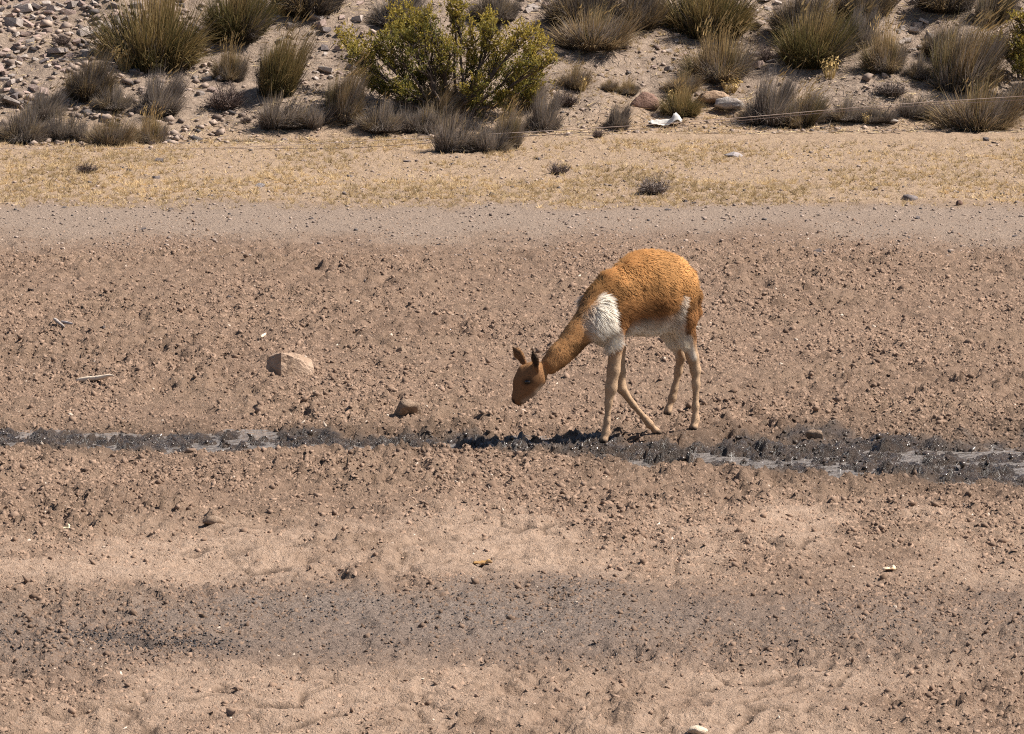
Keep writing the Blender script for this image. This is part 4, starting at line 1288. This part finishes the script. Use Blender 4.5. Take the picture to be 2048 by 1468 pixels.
me = stone_mesh(73, 9, 3, (0.55, 0.45, 0.3), 0.03); me.materials.append(m_grey)
set_rock(522, 376, me, 'small grey stone half sunk in the yellow verge', 24 / scale_at(y_of_v(376)), 0.6, 0.004)
me = stone_mesh(74, 9, 3, (0.55, 0.45, 0.32), 0.08); me.materials.append(M_ST['dark'])
set_rock(1818, 402, me, 'largest dark stone at the edge of the track', 34 / scale_at(y_of_v(402)), 0.6, 0.004)
me = stone_mesh(75, 3, 3, (0.5, 0.5, 0.48), 0.03); me.materials.append(m_rust)
set_rock(1918, 412, me, 'round brown stone on the track', 15 / scale_at(y_of_v(412)), 0.6, 0.012)

# pale stick, shards and litter on the mud
def stick(u0, v0, u1, v1, px, label, name='stick', cat='stick', m=m_bone, seed=1):
    a, b = on_ground(u0, v0), on_ground(u1, v1)
    s = scale_at(a[1]); r = px / s / 2
    a[2] += r * 2.2 + 0.006; b[2] += r * 2.2 + 0.006
    r_ = np.random.default_rng(seed)
    n = 9; t = np.linspace(0, 1, n)
    P = a + (b - a) * t[:, None] + r_.normal(0, r * 0.18, (n, 3)) - a
    R = r * np.array([0.45, 0.9, 1.05, 1.0, 0.9, 0.95, 0.8, 0.6, 0.2])
    V, T = tube_path(P, R, 6)
    V = np.concatenate([V, P[:1], P[-1:]]); k = len(V)
    T = np.concatenate([T, [(k - 2, (j + 1) % 6, j) for j in range(6)], [(k - 1, (n - 1) * 6 + j, (n - 1) * 6 + (j + 1) % 6) for j in range(6)]])
    o = obj(name, mesh_np(name, V, T), m, None, tuple(a))
    return tag(o, label, cat)
stick(152, 768, 230, 773, 11, 'long pale weathered stick lying on the mud')
stick(108, 652, 130, 664, 7, 'short white bone splinter on the mud', 'bone_splinter', 'bone', m_white, 2)
stick(122, 655, 146, 661, 7, 'pale grey bone splinter touching the white one', 'bone_splinter', 'bone', m_grey, 3)
stick(522, 690, 532, 680, 6, 'small pale splinter standing up beside the beige block', 'bone_splinter', 'bone', m_bone, 4)
def crumple(u, v, wpx, hpx, label, ca, cb, name, cat, seed, peak=0.7):
    """a thin crumpled sheet with thickness"""
    p = on_ground(u, v); s = scale_at(p[1]); w = wpx / s; h = hpx / s
    n = 15; g = np.linspace(-0.5, 0.5, n)
    X, Y = np.meshgrid(g, g)
    z = h * (0.30 + 0.45 * fbm(X * 3 + seed, Y * 3, 3, seed) + peak * np.exp(-(((X - 0.34) / 0.14) ** 2 + (Y / 0.4) ** 2)))
    edge = 1 + 0.18 * fbm(X * 4, Y * 4 + seed, 2, seed + 5)
    top = np.stack([X * w * edge, Y * w * 0.5 * edge, np.maximum(z, 0.004)], -1).reshape(-1, 3)
    bot = top - np.array([0, 0, 0.003])
    i = np.arange(n * n).reshape(n, n)
    Q = np.stack([i[:-1, :-1], i[:-1, 1:], i[1:, 1:], i[1:, :-1]], -1).reshape(-1, 4)
    rim = np.concatenate([i[0, :-1], i[:-1, -1], i[-1, :0:-1], i[:0:-1, 0]])
    R = np.stack([rim, rim + n * n, np.roll(rim, -1) + n * n, np.roll(rim, -1)], 1)
    me = mesh_np(name, np.concatenate([top, bot]), np.concatenate([Q, Q[:, ::-1] + n * n, R]), True)
    o = obj(name, me, simple_material(name, ca, cb, 6, 0.6, 0.3), None, tuple(p))
    return tag(o, label, cat)
crumple(1330, 252, 64, 26, 'crumpled white plastic sheet caught by the fence wires', (0.45, 0.42, 0.38), (0.60, 0.57, 0.53), 'plastic_sheet', 'litter', 3)
crumple(1778, 1144, 26, 12, 'scrap of cream and orange litter on the pale crust', (0.75, 0.68, 0.55), (0.70, 0.36, 0.13), 'litter_scrap', 'litter', 5)
crumple(966, 1118, 36, 14, 'curled orange brown scrap beside the cracked crust', (0.48, 0.27, 0.09), (0.12, 0.07, 0.045), 'litter_scrap', 'litter', 6)
crumple(132, 1064, 16, 10, 'tiny yellowish white scrap on the near flat', (0.72, 0.66, 0.40), (0.66, 0.58, 0.40), 'litter_scrap', 'litter', 7)

# ------------------------------------------------------------------ wire fence in front of the slope
def fence():
    root = empty('wire_fence', (-7.6, 46.2, float(gz(-7.6, 46.2)[0])))
    mw = simple_material('wire', (0.30, 0.215, 0.17), (0.46, 0.36, 0.30), 3, 0.5, 0.4)
    mp = simple_material('post_wood', (0.16, 0.115, 0.085), (0.28, 0.21, 0.16), 6, 0.9, 0.1)
    o0 = np.array(root.location)
    yf = 46.0
    for pts in ([(-1000, 306), (380, 300), (700, 284), (1020, 266), (1300, 250), (1540, 232), (1730, 211), (2048, 193), (3050, 120)],
                [(-1000, 318), (380, 312), (700, 298), (1020, 274), (1300, 258), (1540, 236), (1730, 216), (2048, 200), (3050, 136)]):
        U = np.linspace(-960, 3000, 120); Vv = np.interp(U, [p[0] for p in pts], [p[1] for p in pts])
        for _ in range(30): Vv[1:-1] = 0.25 * Vv[:-2] + 0.5 * Vv[1:-1] + 0.25 * Vv[2:]
        P = np.array([at_y(u, v, yf) for u, v in zip(U, Vv)])
        P[:, 2] = np.maximum(P[:, 2], gz(P[:, 0], P[:, 1]) + 0.012)
        V, T = tube_path(P - o0, np.full(len(P), 0.0024), 5)
        obj('wire', mesh_np('wire', V, T, True), mw, root)
    for x, top in ((P[0, 0], 0.9), (P[-1, 0], 1.25)):
        g = float(gz(x, yf)[0])
        n = 8; z = np.linspace(-0.2, top, n)
        pp_ = np.stack([x + 0.015 * np.sin(z * 4), np.full(n, yf + 0.06), g + z], -1)
        V, T = tube_path(pp_ - o0, np.linspace(0.06, 0.045, n), 9)
        V = np.concatenate([V, V[-9:].mean(0)[None]]); T = np.concatenate([T, [((n - 1) * 9 + j, (n - 1) * 9 + (j + 1) % 9, len(V) - 1) for j in range(9)]])
        obj('post', mesh_np('post', V, T), mp, root)
    tag(root, 'two thin slack wires of a fence along the foot of the slope', 'fence')
fence()

# ------------------------------------------------------------------ the vicuna-like animal: coat, hair, eye
from mathutils.bvhtree import BVHTree
def animal():
    V, N = BV, BN
    n = len(V)
    bvh = BVHTree.FromPolygons([tuple(v) for v in V], [tuple(int(i) for i in q) for q in BQ])
    def surf(u, v):
        d = ray(u, v); d = d / np.linalg.norm(d)
        h = bvh.ray_cast(Vector(CAMP), Vector(d))
        return None if h[0] is None else np.array(h[0])
    def mirror(p):
        return p - 2 * LEFT * ((p - MIDP) @ LEFT)
    def paint(strokes, soft=0.5, both=True):
        """weight of a coat patch: soft brush along surface points"""
        w = np.zeros(n)
        pts = [(surf(u, v), r / SPX) for u, v, r in strokes]
        pts = [p for p in pts if p[0] is not None]
        for (a, ra), (b, rb) in (zip(pts[:-1], pts[1:]) if len(pts) > 1 else [(pts[0], pts[0])]):
            for m in ((False, True) if both else (False,)):
                A, B = (mirror(a), mirror(b)) if m else (a, b)
                ab = B - A; t = np.clip(((V - A) @ ab) / (ab @ ab + 1e-12), 0, 1)
                d = np.linalg.norm(V - A - t[:, None] * ab, axis=1) / (ra + (rb - ra) * t)
                w = np.maximum(w, 1 - sstep(1 - soft, 1 + soft * 0.6, d + 0.0))
        return w[:, None]
    px = 1024 + V[:, 0] / V[:, 1] * F
    def h_of(v): return J(1292, v, 0)[2]
    z = V[:, 2]
    n1 = fbm(V[:, 0] * 16 + V[:, 1] * 5, z * 16 - V[:, 1] * 9, 4, 301)[:, None]
    fw = (V - MIDP) @ FWD
    # base coat: bright cinnamon above, redder lower down the flank
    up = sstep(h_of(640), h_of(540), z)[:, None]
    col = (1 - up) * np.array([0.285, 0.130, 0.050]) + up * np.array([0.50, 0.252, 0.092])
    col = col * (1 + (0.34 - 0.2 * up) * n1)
    # neck and head a little duller
    nk = sstep(0.26, 0.40, fw)[:, None]
    col = col * (1 - nk) + nk * np.array([0.39, 0.200, 0.082]) * (1 + 0.12 * n1)
    hd = sstep(0.56, 0.66, fw)[:, None] * sstep(h_of(690), h_of(725), z)[:, None]
    col = col * (1 - hd) + hd * np.array([0.20, 0.10, 0.046])
    # legs: light tan
    leg = sstep(h_of(668), h_of(712), z)[:, None] * (1 - sstep(0.34, 0.40, fw)[:, None])
    col = col * (1 - leg) + leg * np.array([0.44, 0.295, 0.185]) * (1 + 0.2 * n1)
    low = sstep(h_of(800), h_of(850), z)[:, None] * leg
    col = col * (1 - 0.35 * low) + 0.35 * low * np.array([0.42, 0.27, 0.17])
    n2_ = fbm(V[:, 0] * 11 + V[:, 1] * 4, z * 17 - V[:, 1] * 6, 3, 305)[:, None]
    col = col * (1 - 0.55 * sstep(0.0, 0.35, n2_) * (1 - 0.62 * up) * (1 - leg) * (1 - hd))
    dkr = paint([(1300, 600, 12), (1325, 606, 22), (1320, 630, 16)], 0.9)
    col = col * (1 - 0.6 * dkr) + 0.6 * dkr * np.array([0.20, 0.085, 0.03])
    WHITE = np.array([0.82, 0.75, 0.64])
    wb = paint([(1200, 600, 9), (1201, 622, 20), (1199, 648, 32), (1204, 668, 33), (1218, 676, 24)], 0.55)
    wl = paint([(1264, 655, 11), (1290, 656, 9), (1312, 656, 12), (1334, 664, 18)], 0.5)
    wf = paint([(1346, 656, 17), (1352, 630, 12), (1359, 606, 7), (1363, 592, 4)], 1.0)
    wi = paint([(1340, 680, 14), (1352, 692, 10)], 0.5)
    wt = paint([(1372, 680, 12), (1388, 716, 7)], 0.6)
    und = (sstep(-0.35, -0.8, N[:, 2]) * (z < h_of(610)) * (z > h_of(720)) * (np.abs(fw) < 0.36))[:, None]   # underside
    for w, a in ((wb, 1.0), (wl, 0.95), (wf, 0.62), (wi, 1.0), (wt, 0.55), (und, 1.0)):
        w = np.clip(w * a + 0.25 * n1 * w * (1 - w) * 2, 0, 1)
        col = col * (1 - w) + w * WHITE
    white = np.clip(wb + wl + wf + wi + und, 0, 1)
    # pale inside of the legs and pale chin and throat
    ch = paint([(1050, 804, 10), (1066, 793, 10), (1082, 774, 9)], 0.8)
    col = col * (1 - 0.6 * ch) + 0.6 * ch * np.array([0.46, 0.36, 0.27])
    for (st, c, a) in (([(1026, 801, 5), (1028, 806, 5)], (0.018, 0.013, 0.011), 1.0), ([(1030, 811, 2.5), (1042, 806, 2.2)], (0.03, 0.02, 0.016), 0.9),
                       ([(1071, 729, 8), (1069, 716, 9), (1065, 704, 6)], (0.035, 0.024, 0.018), 0.95), ([(1044, 719, 8), (1036, 707, 9), (1027, 696, 6)], (0.09, 0.05, 0.03), 0.8),
                       ([(1052, 764, 9), (1060, 762, 8)], (0.06, 0.035, 0.02), 0.75), ([(1030, 770, 8), (1028, 792, 8)], (0.19, 0.095, 0.045), 0.7)):
        w = paint(st, 0.6, False) * a
        col = col * (1 - w) + w * np.array(c)
    tl = paint([(1398, 600, 7), (1396, 640, 7), (1391, 658, 6)], 0.7, False)
    col = col * (1 - 0.6 * tl) + 0.6 * tl * np.array([0.14, 0.06, 0.025])
    for tip in HOOF_TIPS:
        w = (1 - sstep(0.010, 0.024, np.linalg.norm(V - tip - np.array([0, 0, -0.006]), axis=1)))[:, None]
        col = col * (1 - w) + w * np.array([0.035, 0.026, 0.022])
    # tufts of the fleece
    torso = (sstep(h_of(660), h_of(630), z) * (1 - sstep(0.30, 0.42, fw)))
    relief = 0.0045 * fbm(V[:, 0] * 26 + V[:, 1] * 8, z * 30 - V[:, 1] * 14, 3, 311) * torso
    Vd = V + N * relief[:, None]
    root = empty('vicuna', tuple(np.array([MIDP[0], MIDP[1], float(gz(MIDP[0], MIDP[1])[0])])))
    o0 = np.array(root.location)
    m_body = attr_material('coat', 0.85, 0.12)
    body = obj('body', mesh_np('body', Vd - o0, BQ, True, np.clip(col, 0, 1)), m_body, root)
    # hair
    T = np.concatenate([BQ[:, [0, 1, 2]], BQ[:, [0, 2, 3]]])
    A = np.linalg.norm(np.cross(Vd[T[:, 1]] - Vd[T[:, 0]], Vd[T[:, 2]] - Vd[T[:, 0]]), axis=1)
    dens = ((0.75 + 0.9 * torso + 1.0 * white[:, 0]) * (1 - 0.2 * leg[:, 0] * (1 - white[:, 0])) * (1 - 0.5 * hd[:, 0]))[T[:, 0]]
    pr = A * dens; pr /= pr.sum()
    nh_ = 80000
    ti = rng.choice(len(T), nh_, p=pr)
    r1 = np.sqrt(rng.random(nh_))[:, None]; r2 = rng.random(nh_)[:, None]
    w0, w1, w2 = 1 - r1, r1 * (1 - r2), r1 * r2
    def lerp(a): return a[T[ti, 0]] * w0 + a[T[ti, 1]] * w1 + a[T[ti, 2]] * w2
    P = lerp(Vd); Nn = unit(lerp(N)); C = lerp(col); TW = lerp(torso[:, None]); WW = lerp(white); ZB = lerp(wb)
    HDm = lerp(hd)
    flow = -FWD * 0.75 + np.array([0, 0, -0.75])
    flow = flow[None] + np.stack([fbm(P[:, 0] * 15 + k * 7, P[:, 2] * 15 + P[:, 1] * 9, 2, 320 + k) for k in range(3)], -1) * 0.5
    ft = unit(flow - Nn * np.sum(flow * Nn, 1, keepdims=True))
    LG = lerp(leg)
    ln = 0.013 + 0.016 * TW + 0.028 * WW * sstep(h_of(715), h_of(690), P[:, 2])[:, None] + 0.022 * ZB
    ln = ln * (1 - 0.5 * HDm) * (1 - 0.55 * LG * (1 - ZB)) * rng.uniform(0.6, 1.25, (nh_, 1))
    clump = fbm(P[:, 0] * 30 + P[:, 1] * 11, P[:, 2] * 30 - P[:, 1] * 13, 2, 341)[:, None]
    lift = np.clip(0.10 + 0.13 * TW + 0.05 * clump * TW + 0.05 * WW + rng.normal(0, 0.06, (nh_, 1)), 0.04, 0.9)
    D = unit(ft * (1 - lift) + Nn * lift + rng.normal(0, 0.075, (nh_, 3)))
    Tp = P + D * ln
    Cc = C * rng.uniform(0.91, 1.10, (nh_, 1)) * (1 + 0.13 * clump * TW)
    # each hair is a thin strip lying on the coat and shaded like the skin below it
    sd = unit(np.cross(Nn, D)) * (rng.uniform(0.0013, 0.0024, (nh_, 1)) * (1 - 0.35 * HDm))
    mid = P + (Tp - P) * 0.55 + Nn * 0.12 * ln + np.array([0, 0, -0.02]) * ln
    R0_ = P - Nn * 0.002
    hv = np.stack([R0_ - sd, R0_ + sd, mid - sd * 0.8, mid + sd * 0.8, Tp], 1)
    ht = np.array([(0, 2, 1), (1, 2, 3), (2, 4, 3)])
    gn = np.sum(np.cross(hv[:, 2] - hv[:, 0], hv[:, 1] - hv[:, 0]) * Nn, 1)
    hf = ht[None] + (np.arange(nh_) * 5)[:, None, None]
    hf = np.where((gn < 0)[:, None, None], hf[:, :, ::-1], hf).reshape(-1, 3)
    hcol = np.repeat(Cc[:, None], 5, 1) * np.array([0.92, 0.92, 1.0, 1.0, 1.05])[None, :, None]
    fme = mesh_np('fur', (hv - o0).reshape(-1, 3), hf, True, np.clip(hcol.reshape(-1, 3), 0, 1))
    hn = unit(Nn * 0.85 + 0.35 * unit(np.cross(sd, D) * 0 + Nn + 0.6 * rng.normal(size=(nh_, 3)) * 0.25))
    fme.normals_split_custom_set_from_vertices([tuple(v) for v in np.repeat(hn, 5, axis=0)])
    fur = obj('fur', fme, attr_material('fur', 0.8, 0.10, 0.12), root)
    # eye, set into the near side and mirrored on the far side of the head
    m_eye, nt, b = mat('eye'); b.inputs['Base Color'].default_value = (0.010, 0.007, 0.006, 1); b.inputs['Roughness'].default_value = 0.08
    sv, sf = ico2()
    e = surf(1055, 764)
    hc_ = J(1056, 762, HD)
    side = unit((e - hc_) * np.array([1, 1, 0.4]))
    hl = unit(np.array([LEFT[0] * 0.9, LEFT[1], 0]))
    e2 = e - 2 * hl * ((e - hc_) @ hl)
    for pnt in (e, e2):
        inn = unit(hc_ - pnt)
        ball = obj('eye', mesh_np('eye', sv * np.array([0.0165, 0.0165, 0.0125]), sf, True), m_eye, root, tuple(pnt + inn * 0.007 - o0))
    tag(root, 'cinnamon vicuna with white chest bib walking head down by the stream', 'vicuna')
animal()
